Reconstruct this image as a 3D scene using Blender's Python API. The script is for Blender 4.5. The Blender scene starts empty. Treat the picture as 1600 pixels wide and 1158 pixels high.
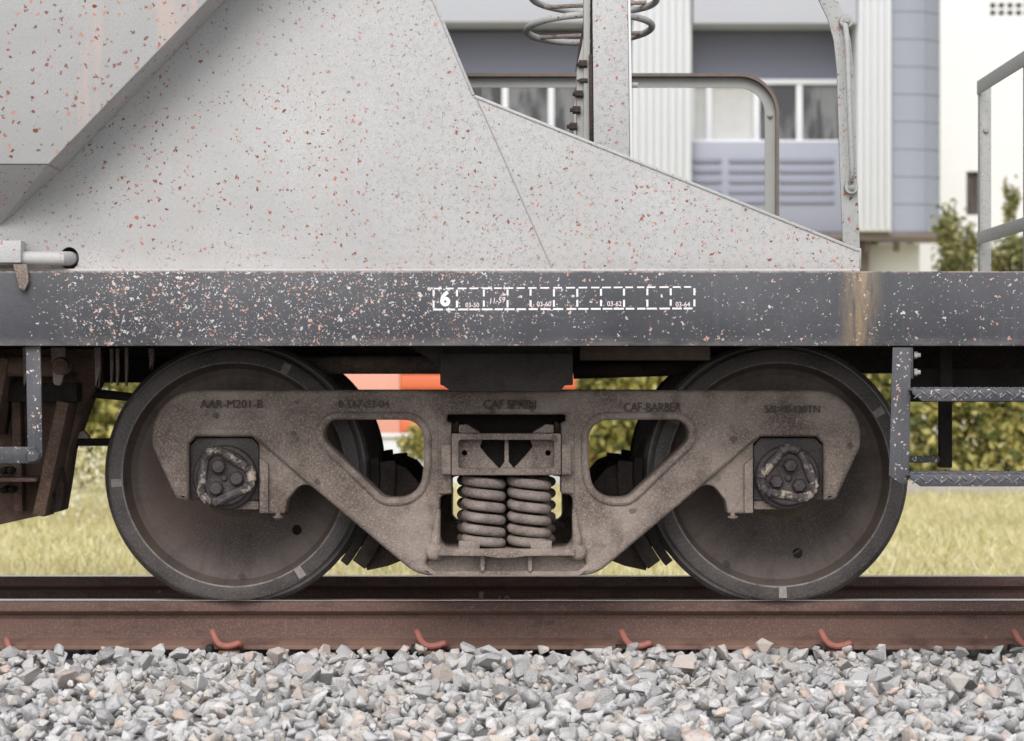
import bpy, bmesh, math, random
import numpy as np
from mathutils import Vector, Matrix
random.seed(7); rng = np.random.default_rng(11)
R = math.radians
sc = bpy.context.scene
C = sc.collection
# ------------------------------------------------------------------ camera
CAMZ, DIST, FPX = 0.708, 8.0, 3840.0      # focal length in photo pixels (1600 wide)
cd = bpy.data.cameras.new('camera'); cam = bpy.data.objects.new('camera', cd); C.objects.link(cam)
cam.location = (0, -DIST, CAMZ); cam.rotation_euler = (R(90), 0, 0)
cd.sensor_width = 36; cd.lens = 36*FPX/1600; cd.shift_y = 21/1600
cd.clip_start = 0.1; cd.clip_end = 3000
cd.dof.use_dof = True; cd.dof.focus_distance = 7.55; cd.dof.aperture_fstop = 4.8
sc.camera = cam
# ------------------------------------------------------------------ sky and sun
SUN_EL, SUN_AZ = 44, 188      # azimuth: compass-like, 180 = from behind the camera
w = bpy.data.worlds.new('World'); sc.world = w; w.use_nodes = True
nt = w.node_tree; nt.nodes.clear()
sky = nt.nodes.new('ShaderNodeTexSky'); sky.sky_type = 'NISHITA'; sky.sun_disc = False
sky.sun_elevation = R(SUN_EL); sky.sun_rotation = R(SUN_AZ); sky.air_density = 1.0; sky.dust_density = 1.5; sky.ozone_density = 1.0
hs = nt.nodes.new('ShaderNodeHueSaturation'); hs.inputs['Saturation'].default_value = 0.30
bg = nt.nodes.new('ShaderNodeBackground'); bg.inputs['Strength'].default_value = 0.125
wo = nt.nodes.new('ShaderNodeOutputWorld')
nt.links.new(sky.outputs[0], hs.inputs['Color']); nt.links.new(hs.outputs[0], bg.inputs[0]); nt.links.new(bg.outputs[0], wo.inputs[0])
sd = bpy.data.lights.new('sun', 'SUN'); sd.energy = 1.45; sd.angle = R(38); sd.color = (1.0, 0.95, 0.92)
sun = bpy.data.objects.new('sun', sd); C.objects.link(sun)
_d = Vector((math.sin(R(SUN_AZ))*math.cos(R(SUN_EL)), math.cos(R(SUN_AZ))*math.cos(R(SUN_EL)), math.sin(R(SUN_EL))))
sun.rotation_euler = (-_d).to_track_quat('-Z', 'Y').to_euler()
sc.view_settings.view_transform = 'Standard'; sc.view_settings.look = 'None'
sc.view_settings.gamma = 1.0; sc.view_settings.exposure = 0.66; sc.view_settings.use_curve_mapping = False

def P(px, py, Y):
    k = (DIST+Y)/FPX
    return Vector(((px-800)*k, Y, CAMZ-(py-600)*k))
def PX(px, Y): return (px-800)*(DIST+Y)/FPX
def PZ(py, Y): return CAMZ-(py-600)*(DIST+Y)/FPX

# ------------------------------------------------------------------ materials
class NB:
    def __init__(s, name):
        s.m = bpy.data.materials.new(name); s.m.use_nodes = True
        s.t = s.m.node_tree; s.b = s.t.nodes['Principled BSDF']; s.o = s.t.nodes['Material Output']
        s.tc = s.t.nodes.new('ShaderNodeTexCoord').outputs['Object']
    def n(s, kind, **kw):
        nd = s.t.nodes.new(kind)
        for k, v in kw.items(): setattr(nd, k, v)
        return nd
    def put(s, inp, v):
        if isinstance(v, bpy.types.NodeSocket): s.t.links.new(v, inp)
        elif v is not None: inp.default_value = v
    def map(s, scale=(1,1,1), rot=(0,0,0), loc=(0,0,0), vec=None):
        m = s.n('ShaderNodeMapping'); s.put(m.inputs[0], vec or s.tc)
        m.inputs['Scale'].default_value = scale; m.inputs['Rotation'].default_value = rot; m.inputs['Location'].default_value = loc
        return m.outputs[0]
    def noise(s, scale, detail=4, rough=0.55, vec=None, dist=0.0):
        m = s.n('ShaderNodeTexNoise'); s.put(m.inputs['Vector'], vec or s.tc)
        m.inputs['Scale'].default_value = scale; m.inputs['Detail'].default_value = detail
        m.inputs['Roughness'].default_value = rough; m.inputs['Distortion'].default_value = dist
        return m.outputs[0]
    def voro(s, scale, feature='F1', vec=None):
        m = s.n('ShaderNodeTexVoronoi', feature=feature); s.put(m.inputs['Vector'], vec or s.tc); m.inputs['Scale'].default_value = scale
        return m
    def math(s, op, a, b=None, clamp=False):
        m = s.n('ShaderNodeMath', operation=op); m.use_clamp = clamp
        s.put(m.inputs[0], a); s.put(m.inputs[1], b)
        return m.outputs[0]
    def ramp(s, v, lo, hi, a=0.0, b=1.0):
        m = s.n('ShaderNodeMapRange', interpolation_type='SMOOTHSTEP'); s.put(m.inputs[0], v)
        for i, q in enumerate((lo, hi, a, b)): s.put(m.inputs[i+1], q)
        return m.outputs[0]
    def mix(s, f, a, b, mode='MIX'):
        m = s.n('ShaderNodeMix', data_type='RGBA', blend_type=mode)
        s.put(m.inputs[0], f)
        for i, q in ((6, a), (7, b)):
            if isinstance(q, tuple) and len(q) == 3: q = (*q, 1)
            s.put(m.inputs[i], q)
        return m.outputs[2]
    def sep(s, v):
        m = s.n('ShaderNodeSeparateXYZ'); s.put(m.inputs[0], v); return m.outputs
    def warp(s, amount, scale, vec=None):
        nz = s.n('ShaderNodeTexNoise'); s.put(nz.inputs['Vector'], vec or s.tc); nz.inputs['Scale'].default_value = scale; nz.inputs['Detail'].default_value = 3
        sub = s.n('ShaderNodeVectorMath', operation='SUBTRACT'); s.put(sub.inputs[0], nz.outputs[1]); sub.inputs[1].default_value = (.5,.5,.5)
        sca = s.n('ShaderNodeVectorMath', operation='SCALE'); s.put(sca.inputs[0], sub.outputs[0]); sca.inputs['Scale'].default_value = amount
        add = s.n('ShaderNodeVectorMath', operation='ADD'); s.put(add.inputs[0], vec or s.tc); s.put(add.inputs[1], sca.outputs[0])
        return add.outputs[0]
    def chips(s, scale, prob, rmin, rmax, warp=0.012, wscale=60, vec=None):
        """irregular chips: (mask, random) from voronoi cells"""
        v = s.voro(scale, vec=s.warp(warp, wscale, vec)); rgb = s.sep(v.outputs['Color'])
        on = s.math('LESS_THAN', rgb[0], prob)
        rad = s.ramp(rgb[1], 0.0, 1.0, rmin, rmax)
        d = s.math('SUBTRACT', rad, v.outputs['Distance'])
        return s.math('MULTIPLY', s.ramp(d, 0.0, 0.05), on), rgb[2]
    def col(s, c): s.put(s.b.inputs['Base Color'], (*c, 1) if isinstance(c, tuple) else c)
    def rough(s, r): s.put(s.b.inputs['Roughness'], r)
    def metal(s, r): s.put(s.b.inputs['Metallic'], r)
    def bump(s, h, strength=0.3, dist=0.005):
        m = s.n('ShaderNodeBump'); m.inputs['Strength'].default_value = strength; m.inputs['Distance'].default_value = dist
        s.put(m.inputs['Height'], h); s.put(s.b.inputs['Normal'], m.outputs[0])
M = {}
def flat(name, c, r=0.6, var=0.12, scale=9, metal=0.0):
    a = NB(name); f = a.noise(scale, 5)
    a.col(a.mix(f, tuple(x*(1-var) for x in c), tuple(min(1, x*(1+var)) for x in c))); a.rough(r); a.metal(metal); M[name] = a.m
    return a
def grey_paint(name, streaks=False, craze=True, base=(0.49, 0.487, 0.478)):
    a = NB(name)
    big = a.ramp(a.noise(1.3, 7, 0.6, dist=0.6), 0.32, 0.68)
    c = a.mix(big, tuple(x*0.86 for x in base), tuple(x*1.07 for x in base))
    c = a.mix(a.math('MULTIPLY', a.ramp(a.noise(1.0, 5, 0.6, vec=a.map((9, 9, 0.9))), 0.5, 0.72), 0.35), c, tuple(x*q for x, q in zip(base, (0.90, 0.83, 0.79))))
    c = a.mix(a.math('MULTIPLY', a.ramp(a.noise(16, 6, 0.7), 0.55, 0.75), 0.3), c, tuple(x*0.72 for x in base))
    c = a.mix(a.ramp(a.noise(230, 2), 0.35, 0.7), c, tuple(x*0.86 for x in base))
    if craze:
        vc = a.n('ShaderNodeTexVoronoi', feature='DISTANCE_TO_EDGE'); a.put(vc.inputs['Vector'], a.warp(0.02, 45)); vc.inputs['Scale'].default_value = 105
        ln = a.ramp(vc.outputs['Distance'], 0.02, 0.07, 1.0, 0.0)
        msk = a.math('MULTIPLY', a.ramp(a.noise(55, 4), 0.46, 0.60), a.ramp(a.sep(a.tc)[0], -0.75, -0.1, 0.12, 0.8))
        c = a.mix(a.math('MULTIPLY', ln, msk), c, (0.23, 0.23, 0.225))
        mf, rf_ = a.chips(120, 0.42, 0.02, 0.34, 0.012, 150)
        c = a.mix(a.math('MULTIPLY', mf, a.ramp(a.noise(8, 3), 0.38, 0.62, 0.10, 0.62)), c, (0.20, 0.20, 0.195))
    if streaks:
        st = a.ramp(a.noise(1.0, 4, vec=a.map((15, 15, 1.3))), 0.52, 0.68)
        c = a.mix(a.math('MULTIPLY', st, 0.6), c, (0.58, 0.45, 0.40))
    dens = a.ramp(a.noise(2.6, 3), 0.34, 0.56)
    m1, r1 = a.chips(52, 0.50 if not streaks else 0.85, 0.01, 0.29 if not streaks else 0.34, 0.024, 110); m2, r2 = a.chips(84, 0.60, 0.02, 0.28, 0.016, 170)
    pk = (0.55, 0.27, 0.17) if streaks else (0.46, 0.17, 0.11)
    rc = a.mix(a.ramp(r1, 0.3, 0.9), (0.20, 0.060, 0.035), pk)
    rc2 = a.mix(a.ramp(r2, 0.3, 0.9), (0.21, 0.075, 0.045), (0.60, 0.34, 0.30))
    d0 = a.ramp(dens, 0, 1, 0.6 if not streaks else 0.75, 1.0)
    c = a.mix(a.math('MULTIPLY', m2, a.math('MULTIPLY', d0, 0.9)), c, rc2)
    c = a.mix(a.math('MULTIPLY', m1, d0), c, rc)
    a.col(c); a.rough(0.62); a.b.inputs['Specular IOR Level'].default_value = 0.35
    a.bump(a.noise(60, 4), 0.12, 0.003); M[name] = a.m
grey_paint('grey_paint'); grey_paint('hopper_paint', True, False, (0.44, 0.44, 0.435)); grey_paint('rail_paint', False, True, (0.42, 0.43, 0.415))
def dark_paint(name, lots):
    a = NB(name); x = a.sep(a.tc)[0]
    c = a.mix(a.ramp(a.noise(2.2, 6), 0.3, 0.7), (0.044, 0.046, 0.053), (0.078, 0.080, 0.089))
    c = a.mix(a.math('MULTIPLY', a.ramp(a.noise(1.0, 4, vec=a.map((26, 26, 2.5))), 0.55, 0.75), 0.35), c, (0.13, 0.13, 0.135))
    c = a.mix(a.math('MULTIPLY', a.ramp(a.noise(140, 3), 0.58, 0.72), 0.35), c, (0.19, 0.185, 0.185))
    if lots:
        left = a.ramp(x, -1.45, -1.2); right = a.ramp(x, -0.45, 0.35, 1.0, 0.22)
        band = a.math('MULTIPLY', left, right)
    else: band = 0.3
    band = a.math('MULTIPLY', band, a.ramp(a.noise(5, 4), 0.30, 0.52, 0.45, 1.0))
    m1, r1 = a.chips(62, 0.85, 0.02, 0.38, 0.034, 90); m2, r2 = a.chips(118, 1.0, 0.03, 0.42, 0.018, 170)
    on1 = a.math('LESS_THAN', r1, band); on2 = a.math('LESS_THAN', r2, band)
    k1 = a.ramp(a.noise(23, 2), 0.4, 0.62)
    cc = a.mix(k1, (0.58, 0.56, 0.56), (0.56, 0.33, 0.26))
    c = a.mix(a.math('MULTIPLY', m2, on2), c, cc); c = a.mix(a.math('MULTIPLY', m1, on1), c, cc)
    zz = a.sep(a.tc)[2]
    if lots:
        wear = a.math('MULTIPLY', a.ramp(zz, 0.856, 0.823), a.ramp(a.noise(1.0, 5, 0.7, vec=a.map((9, 9, 30))), 0.35, 0.65)); c = a.mix(a.math('MULTIPLY', wear, 0.6), c, (0.21, 0.185, 0.175))
        ed = a.math('MULTIPLY', a.ramp(zz, 1.036, 1.043), a.ramp(a.noise(35, 5, 0.7), 0.40, 0.55)); c = a.mix(a.math('MULTIPLY', ed, 0.8), c, (0.42, 0.30, 0.25))
        sc_ = a.ramp(a.noise(1.0, 4, 0.6, vec=a.map((5, 5, 120), (0, 0.35, 0))), 0.66, 0.74); c = a.mix(a.math('MULTIPLY', sc_, 0.3), c, (0.24, 0.24, 0.25))
    if lots:   # ochre run-down stain under the end of the plate
        s1 = a.math('MULTIPLY', a.ramp(x, 0.955, 1.03), a.ramp(x, 1.035, 1.115, 1.0, 0.0))
        s2 = a.ramp(a.noise(1.0, 6, 0.7, vec=a.map((42, 42, 6))), 0.30, 0.66)
        c = a.mix(a.math('MULTIPLY', a.math('MULTIPLY', s1, s2), 0.6), c, (0.40, 0.28, 0.15))
    a.col(c); a.rough(0.55); a.bump(a.math('ADD', a.noise(45, 5), a.math('MULTIPLY', a.noise(3.5, 3), 5.0)), 0.28, 0.004); M[name] = a.m
dark_paint('sill_paint', True); dark_paint('dark_paint', False)
def cast(name, base, dust, rough=0.8, grain=130):
    a = NB(name)
    c = a.mix(a.ramp(a.noise(5, 6), 0.3, 0.7), base, dust)
    c = a.mix(a.math('MULTIPLY', a.ramp(a.noise(grain, 3), 0.45, 0.75), 0.5), c, tuple(x*1.5 for x in dust))
    c = a.mix(a.math('MULTIPLY', a.ramp(a.noise(11, 6, 0.65), 0.48, 0.72), 0.6), c, tuple(x*0.5 for x in base))
    c = a.mix(a.math('MULTIPLY', a.ramp(a.noise(420, 2), 0.5, 0.72), 0.45), c, tuple(min(.6, x*1.9) for x in dust))
    m, r = a.chips(16, 0.22, 0.04, 0.24, 0.03, 20)
    c = a.mix(a.math('MULTIPLY', m, 0.55), c, tuple(x*0.42 for x in base))
    a.b.inputs['Specular IOR Level'].default_value = 0.25
    a.col(c); a.rough(rough); a.bump(a.math('ADD', a.noise(170, 3), a.math('MULTIPLY', a.noise(30, 3), 1.3)), 0.55, 0.006); M[name] = a.m
cast('cast_frame', (0.105, 0.080, 0.067), (0.300, 0.248, 0.214))
flat('cast_letter', (0.085, 0.064, 0.052), 0.85, 0.2, 25)  # darker than the frame; shade of the letter edges put into the colour
cast('spring_steel', (0.105, 0.084, 0.074), (0.30, 0.25, 0.222), 0.8, 160)
def wheel_mat():
    a = NB('wheel_steel'); x, y, z = a.sep(a.tc); r = a.math('SQRT', a.math('ADD', a.math('MULTIPLY', x, x), a.math('MULTIPLY', z, z)))
    c = a.mix(a.ramp(a.noise(6, 6), 0.3, 0.7), (0.055, 0.041, 0.037), (0.095, 0.074, 0.067))
    dust = a.math('MULTIPLY', a.ramp(r, 0.235, 0.335), a.ramp(a.noise(9, 5), 0.25, 0.6, 0.35, 1.0))
    c = a.mix(dust, c, (0.185, 0.150, 0.132))
    c = a.mix(a.math('MULTIPLY', a.ramp(r, 0.12, 0.19, 1.0, 0.0), 0.6), c, (0.15, 0.105, 0.07))
    c = a.mix(a.math('MULTIPLY', a.ramp(a.noise(200, 3), 0.45, 0.75), 0.5), c, (0.24, 0.20, 0.185))
    an = a.math('ARCTAN2', z, x); cv = a.n('ShaderNodeCombineXYZ'); a.put(cv.inputs[0], a.math('MULTIPLY', an, 7.0)); a.put(cv.inputs[1], a.math('MULTIPLY', r, 5.0))
    c = a.mix(a.math('MULTIPLY', a.ramp(a.noise(1.0, 5, 0.65, vec=cv.outputs[0]), 0.48, 0.68), 0.25), c, (0.045, 0.034, 0.030))
    c = a.mix(a.math('MULTIPLY', a.ramp(a.noise(4.5, 5, 0.6), 0.55, 0.68), 0.45), c, (0.17, 0.105, 0.075))
    m, q = a.chips(13, 0.25, 0.04, 0.22, 0.03, 20); c = a.mix(a.math('MULTIPLY', m, 0.6), c, (0.045, 0.036, 0.034))
    a.col(c); a.rough(0.7); a.bump(a.noise(150, 4), 0.3, 0.003); M['wheel_steel'] = a.m
    a = NB('rim_steel'); x, y, z = a.sep(a.tc); r = a.math('SQRT', a.math('ADD', a.math('MULTIPLY', x, x), a.math('MULTIPLY', z, z)))
    c = a.mix(a.ramp(a.noise(7, 6), 0.3, 0.7), (0.060, 0.051, 0.049), (0.115, 0.099, 0.095))
    c = a.mix(a.math('MULTIPLY', a.ramp(a.noise(120, 4), 0.45, 0.72), 0.55), c, (0.19, 0.163, 0.15))
    c = a.mix(a.math('MULTIPLY', a.ramp(r, 0.3685, 0.3655), a.ramp(a.noise(30, 3), 0.3, 0.6, 0.3, 0.9)), c, (0.33, 0.29, 0.265))
    m, q = a.chips(40, 0.3, 0.04, 0.25, 0.03, 50); c = a.mix(a.math('MULTIPLY', m, 0.5), c, (0.05, 0.045, 0.045))
    a.col(c); a.rough(0.5); a.bump(a.noise(120, 4), 0.25, 0.003); M['rim_steel'] = a.m
wheel_mat()
cast('grimy_iron', (0.014, 0.011, 0.010), (0.030, 0.025, 0.023), 0.85, 150)
cast('under_iron', (0.026, 0.020, 0.018), (0.062, 0.047, 0.041), 0.85, 120)
cast('bearing_iron', (0.034, 0.028, 0.029), (0.080, 0.066, 0.066), 0.5, 260)
a = NB('lock_iron'); c = a.mix(a.ramp(a.noise(60, 4), 0.3, 0.7), (0.042, 0.035, 0.036), (0.10, 0.083, 0.082))
c = a.mix(a.ramp(a.noise(13, 4, 0.7), 0.52, 0.60), c, a.mix(a.noise(80, 3), (0.30, 0.25, 0.19), (0.50, 0.43, 0.35))); a.col(c); a.rough(0.55); a.bump(a.noise(110, 4), 0.6, 0.004); M['lock_iron'] = a.m
cast('brown_plate', (0.070, 0.043, 0.033), (0.155, 0.102, 0.078), 0.85, 120)
cast('cream_grease', (0.33, 0.27, 0.20), (0.48, 0.40, 0.31), 0.6, 200)
a = NB('bright_tread'); a.col(a.mix(a.noise(40, 3), (0.34, 0.33, 0.33), (0.62, 0.60, 0.60))); a.metal(0.25); a.rough(0.35); M['bright_tread'] = a.m
a = NB('rail_rust'); z = a.sep(a.tc)[2]
c = a.mix(a.ramp(a.noise(1.0, 5, vec=a.map((1.5, 9, 9))), 0.3, 0.7), (0.098, 0.055, 0.045), (0.150, 0.085, 0.066))
c = a.mix(a.ramp(a.noise(190, 3), 0.45, 0.8), c, (0.23, 0.145, 0.115))
c = a.mix(a.math('MULTIPLY', a.ramp(a.noise(1.0, 6, 0.7, vec=a.map((7, 20, 20))), 0.52, 0.66), 0.6), c, (0.062, 0.036, 0.032))
c = a.mix(a.math('MULTIPLY', a.ramp(z, -0.118, -0.142), a.ramp(a.noise(12, 4), 0.3, 0.6)), c, (0.23, 0.135, 0.10))
m, r = a.chips(13, 0.16, 0.03, 0.16, 0.05, 18); c = a.mix(a.math('MULTIPLY', m, 0.6), c, (0.36, 0.19, 0.10))
c = a.mix(a.math('MULTIPLY', a.ramp(a.noise(1, 4, vec=a.map((50, 4, 6))), 0.62, 0.8), 0.35), c, (0.27, 0.20, 0.175))
a.col(c); a.rough(0.75); a.bump(a.noise(150, 4), 0.25, 0.003); M['rail_rust'] = a.m
a = NB('rail_top'); a.col((0.55, 0.54, 0.53)); a.metal(0.85); a.rough(0.3); M['rail_top'] = a.m
flat('chalk', (0.33, 0.30, 0.27), 0.8, 0.6, 70); flat('white_stencil', (0.80, 0.79, 0.78), 0.6, 0.08, 80); flat('pink_stencil', (0.78, 0.66, 0.68), 0.6, 0.1, 80)
flat('clip_red', (0.36, 0.135, 0.105), 0.6, 0.35, 50); flat('lug_grey', (0.15, 0.15, 0.16), 0.45, 0.3, 60); flat('rubber', (0.02, 0.02, 0.02), 0.7)
flat('rust_bar', (0.16, 0.09, 0.065), 0.75, 0.35, 30); flat('rusty_rail_top', (0.16, 0.125, 0.105), 0.7, 0.3, 25)
flat('rail_dim', (0.33, 0.33, 0.31), 0.6, 0.12, 20); flat('timber', (0.20, 0.155, 0.125), 0.8, 0.4, 30)
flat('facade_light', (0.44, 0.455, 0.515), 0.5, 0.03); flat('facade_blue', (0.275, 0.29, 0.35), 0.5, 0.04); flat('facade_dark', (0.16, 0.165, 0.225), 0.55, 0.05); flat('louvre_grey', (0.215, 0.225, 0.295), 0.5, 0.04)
flat('facade_panel', (0.265, 0.285, 0.34), 0.45, 0.05); flat('white_render', (0.62, 0.635, 0.66), 0.6, 0.03, 2); flat('white_frame', (0.66, 0.675, 0.70), 0.45, 0.03)
flat('cream_wall', (0.74, 0.735, 0.735), 0.7, 0.03, 1.5); flat('low_wall', (0.62, 0.57, 0.53), 0.8, 0.08, 3); flat('eave_brown', (0.16, 0.13, 0.12), 0.8)
flat('orange_board', (0.66, 0.155, 0.06), 0.55, 0.08, 4); flat('salmon_panel', (0.72, 0.36, 0.27), 0.6, 0.06, 4); flat('concrete', (0.36, 0.33, 0.30), 0.9, 0.25, 5)
flat('curtain', (0.50, 0.50, 0.49), 0.9, 0.12, 5); flat('bark', (0.12, 0.09, 0.065), 0.9, 0.3, 15)
a = NB('window_glass'); a.col(a.mix(a.ramp(a.noise(1.6, 4, vec=a.map((3, 3, 0.7))), 0.42, 0.6), (0.03, 0.03, 0.035), (0.16, 0.16, 0.165))); a.rough(0.12); M['window_glass'] = a.m
a = NB('ballast_stone')
oi = a.n('ShaderNodeObjectInfo'); ge = a.n('ShaderNodeNewGeometry')
h = a.math('FRACT', a.math('ADD', oi.outputs['Random'], ge.outputs['Random Per Island']))
cr = a.n('ShaderNodeValToRGB'); a.put(cr.inputs[0], h); cr.color_ramp.interpolation = 'CONSTANT'
cols = [(0, (0.45,0.45,0.46)), (.16, (0.27,0.265,0.265)), (.28, (0.58,0.57,0.56)), (.42, (0.34,0.335,0.335)), (.54, (0.52,0.47,0.41)), (.64, (0.64,0.63,0.62)), (.76, (0.45,0.44,0.43)), (.86, (0.48,0.37,0.29)), (.92, (0.18,0.18,0.19)), (.96, (0.62,0.48,0.40))]
e = cr.color_ramp.elements
e[0].position = 0; e[0].color = (*cols[0][1], 1); e[1].position = cols[1][0]; e[1].color = (*cols[1][1], 1)
for p_, c_ in cols[2:]:
    q = e.new(p_); q.color = (*c_, 1)
c = a.mix(a.ramp(a.noise(22, 5), 0.3, 0.72), cr.outputs[0], (0.50, 0.49, 0.475))
c = a.mix(a.math('MULTIPLY', a.ramp(a.noise(70, 4), 0.52, 0.7), 0.6), c, (0.20, 0.195, 0.195))
c = a.mix(a.math('MULTIPLY', a.ramp(a.noise(9, 3), 0.6, 0.72), 0.5), c, (0.36, 0.27, 0.20))
a.col(c); a.rough(0.85); a.bump(a.noise(90, 5), 0.5, 0.006); M['ballast_stone'] = a.m
flat('ballast_bed', (0.16, 0.155, 0.15), 0.95, 0.4, 40)
def leafy(name, stops, trans=0.3, patch=None):
    a = NB(name); ge = a.n('ShaderNodeNewGeometry'); cr = a.n('ShaderNodeValToRGB'); a.put(cr.inputs[0], ge.outputs['Random Per Island'])
    e = cr.color_ramp.elements; e[0].color = (*stops[0], 1); e[1].color = (*stops[-1], 1)
    for i, s_ in enumerate(stops[1:-1]):
        q = e.new((i+1)/(len(stops)-1)); q.color = (*s_, 1)
    cc = cr.outputs[0]
    if patch: cc = a.mix(a.math('MULTIPLY', a.ramp(a.noise(0.55, 5, 0.65), 0.42, 0.62), 0.75), cc, patch)
    a.col(cc); a.rough(0.55)
    tr = a.n('ShaderNodeBsdfTranslucent'); a.put(tr.inputs[0], cc); mx = a.n('ShaderNodeMixShader'); mx.inputs[0].default_value = trans
    a.t.links.new(a.b.outputs[0], mx.inputs[1]); a.t.links.new(tr.outputs[0], mx.inputs[2]); a.t.links.new(mx.outputs[0], a.o.inputs[0]); M[name] = a.m
leafy('hedge_leaf', [(0.07,0.085,0.022), (0.15,0.155,0.04), (0.42,0.38,0.10), (0.72,0.64,0.26)])
leafy('tree_leaf', [(0.12,0.14,0.05), (0.24,0.24,0.09), (0.42,0.38,0.17)])
leafy('grass_blade', [(0.48,0.45,0.18), (0.70,0.64,0.34), (0.82,0.76,0.54)], 0.35, (0.60, 0.53, 0.30))
leafy('flower', [(0.75,0.74,0.66), (0.82,0.80,0.72)], 0.2)
a = NB('lawn_soil'); a.col(a.mix(a.ramp(a.noise(0.8, 6), 0.35, 0.65), (0.42, 0.40, 0.17), (0.72, 0.66, 0.42))); a.rough(0.95); M['lawn_soil'] = a.m

# ------------------------------------------------------------------ mesh helpers
def finish(me, angle=32):
    me.polygons.foreach_set('use_smooth', [True]*len(me.polygons)); me.set_sharp_from_angle(angle=R(angle)); me.update()
def obj(name, me, mat, parent=None, loc=None, rot=None):
    o = bpy.data.objects.new(name, me); C.objects.link(o)
    if mat is not None and not me.materials: me.materials.append(M[mat] if isinstance(mat, str) else mat)
    if parent is not None:
        o.parent = parent
        if loc is None: o.location = -world_loc(parent)
    if loc is not None: o.location = loc if parent is None else Vector(loc)-world_loc(parent)
    if rot is not None: o.rotation_euler = rot
    return o
WL = {}
def world_loc(o):
    v = Vector((0,0,0))
    while o is not None: v = v+o.location; o = o.parent
    return v
def tag(o, label=None, cat=None, group=None, kind=None):
    if label: o['label'] = label
    if cat: o['category'] = cat
    if group: o['group'] = group
    if kind: o['kind'] = kind
    return o
def thing(name, label, cat, loc=(0,0,0), group=None):
    o = bpy.data.objects.new(name, None); C.objects.link(o); o.location = loc; o.empty_display_size = 0.1
    return tag(o, label, cat, group)
class MB:
    def __init__(s): s.v = []; s.f = []
    def add(s, vs, fs):
        b = len(s.v); s.v += [tuple(v) for v in vs]; s.f += [tuple(i+b for i in f) for f in fs]; return s
    def box(s, x0, x1, y0, y1, z0, z1):
        v = [(x,y,z) for z in (z0,z1) for y in (y0,y1) for x in (x0,x1)]
        return s.add(v, [(0,2,3,1),(4,5,7,6),(0,1,5,4),(2,6,7,3),(0,4,6,2),(1,3,7,5)])
    def prism(s, poly, y0, y1):           # poly in XZ, any orientation
        n = len(poly); ar = sum(poly[i][0]*poly[(i+1)%n][1]-poly[(i+1)%n][0]*poly[i][1] for i in range(n))
        if ar < 0: poly = poly[::-1]
        v = [(x,y0,z) for x,z in poly]+[(x,y1,z) for x,z in poly]
        f = [tuple(range(n)), tuple(range(2*n-1, n-1, -1))]+[(i, i+n, (i+1)%n+n, (i+1)%n) for i in range(n)]
        return s.add(v, f)
    def tube(s, pts, r, seg=10, cyclic=False, caps=True):
        pts = [Vector(p) for p in pts]; n = len(pts); rr = r if isinstance(r, (list, tuple)) else [r]*n
        t0 = None; up = None; vs = []
        for i in range(n):
            if cyclic: t = (pts[(i+1)%n]-pts[i-1]).normalized()
            else: t = (pts[min(i+1, n-1)]-pts[max(i-1, 0)]).normalized()
            if up is None:
                up = Vector((0,0,1)) if abs(t.z) < 0.9 else Vector((1,0,0))
            up = (up-t*up.dot(t)).normalized(); sd_ = t.cross(up)
            for k in range(seg):
                a_ = 2*math.pi*k/seg; vs.append(pts[i]+(up*math.cos(a_)+sd_*math.sin(a_))*rr[i])
        fs = []
        for i in range(n if cyclic else n-1):
            j = (i+1) % n
            for k in range(seg): fs.append((i*seg+k, j*seg+k, j*seg+(k+1)%seg, i*seg+(k+1)%seg))
        if caps and not cyclic:
            fs.append(tuple(range(seg))); fs.append(tuple(range((n-1)*seg+seg-1, (n-1)*seg-1, -1)))
        return s.add(vs, fs)
    def lathe(s, prof, seg=96, c=(0,0,0)):   # prof (r, y) about the Y axis
        vs = []; fs = []; n = len(prof)
        for k in range(seg):
            a_ = 2*math.pi*k/seg
            for r_, y in prof: vs.append((c[0]+r_*math.cos(a_), c[1]+y, c[2]+r_*math.sin(a_)))
        for k in range(seg):
            j = (k+1) % seg
            for i in range(n-1): fs.append((k*n+i, k*n+i+1, j*n+i+1, j*n+i))
        return s.add(vs, fs)
    def mesh(s, name, bevel=0, bseg=2, angle=32, weld=True):
        me = bpy.data.meshes.new(name); me.from_pydata(s.v, [], s.f)
        bm = bmesh.new(); bm.from_mesh(me)
        if weld: bmesh.ops.remove_doubles(bm, verts=bm.verts, dist=1e-6); bmesh.ops.dissolve_degenerate(bm, edges=bm.edges, dist=1e-7)
        bmesh.ops.recalc_face_normals(bm, faces=bm.faces)
        if bevel:
            es = [e_ for e_ in bm.edges if len(e_.link_faces) == 2 and e_.calc_face_angle(0) > R(25)]
            bmesh.ops.bevel(bm, geom=es, offset=bevel, segments=bseg, profile=0.5, affect='EDGES', clamp_overlap=True)
        bm.to_mesh(me); bm.free(); finish(me, angle); return me
    def obj(s, name, mat, parent=None, bevel=0, bseg=2, angle=32, **kw): return obj(name, s.mesh(name, bevel, bseg, angle), mat, parent, **kw)
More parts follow.
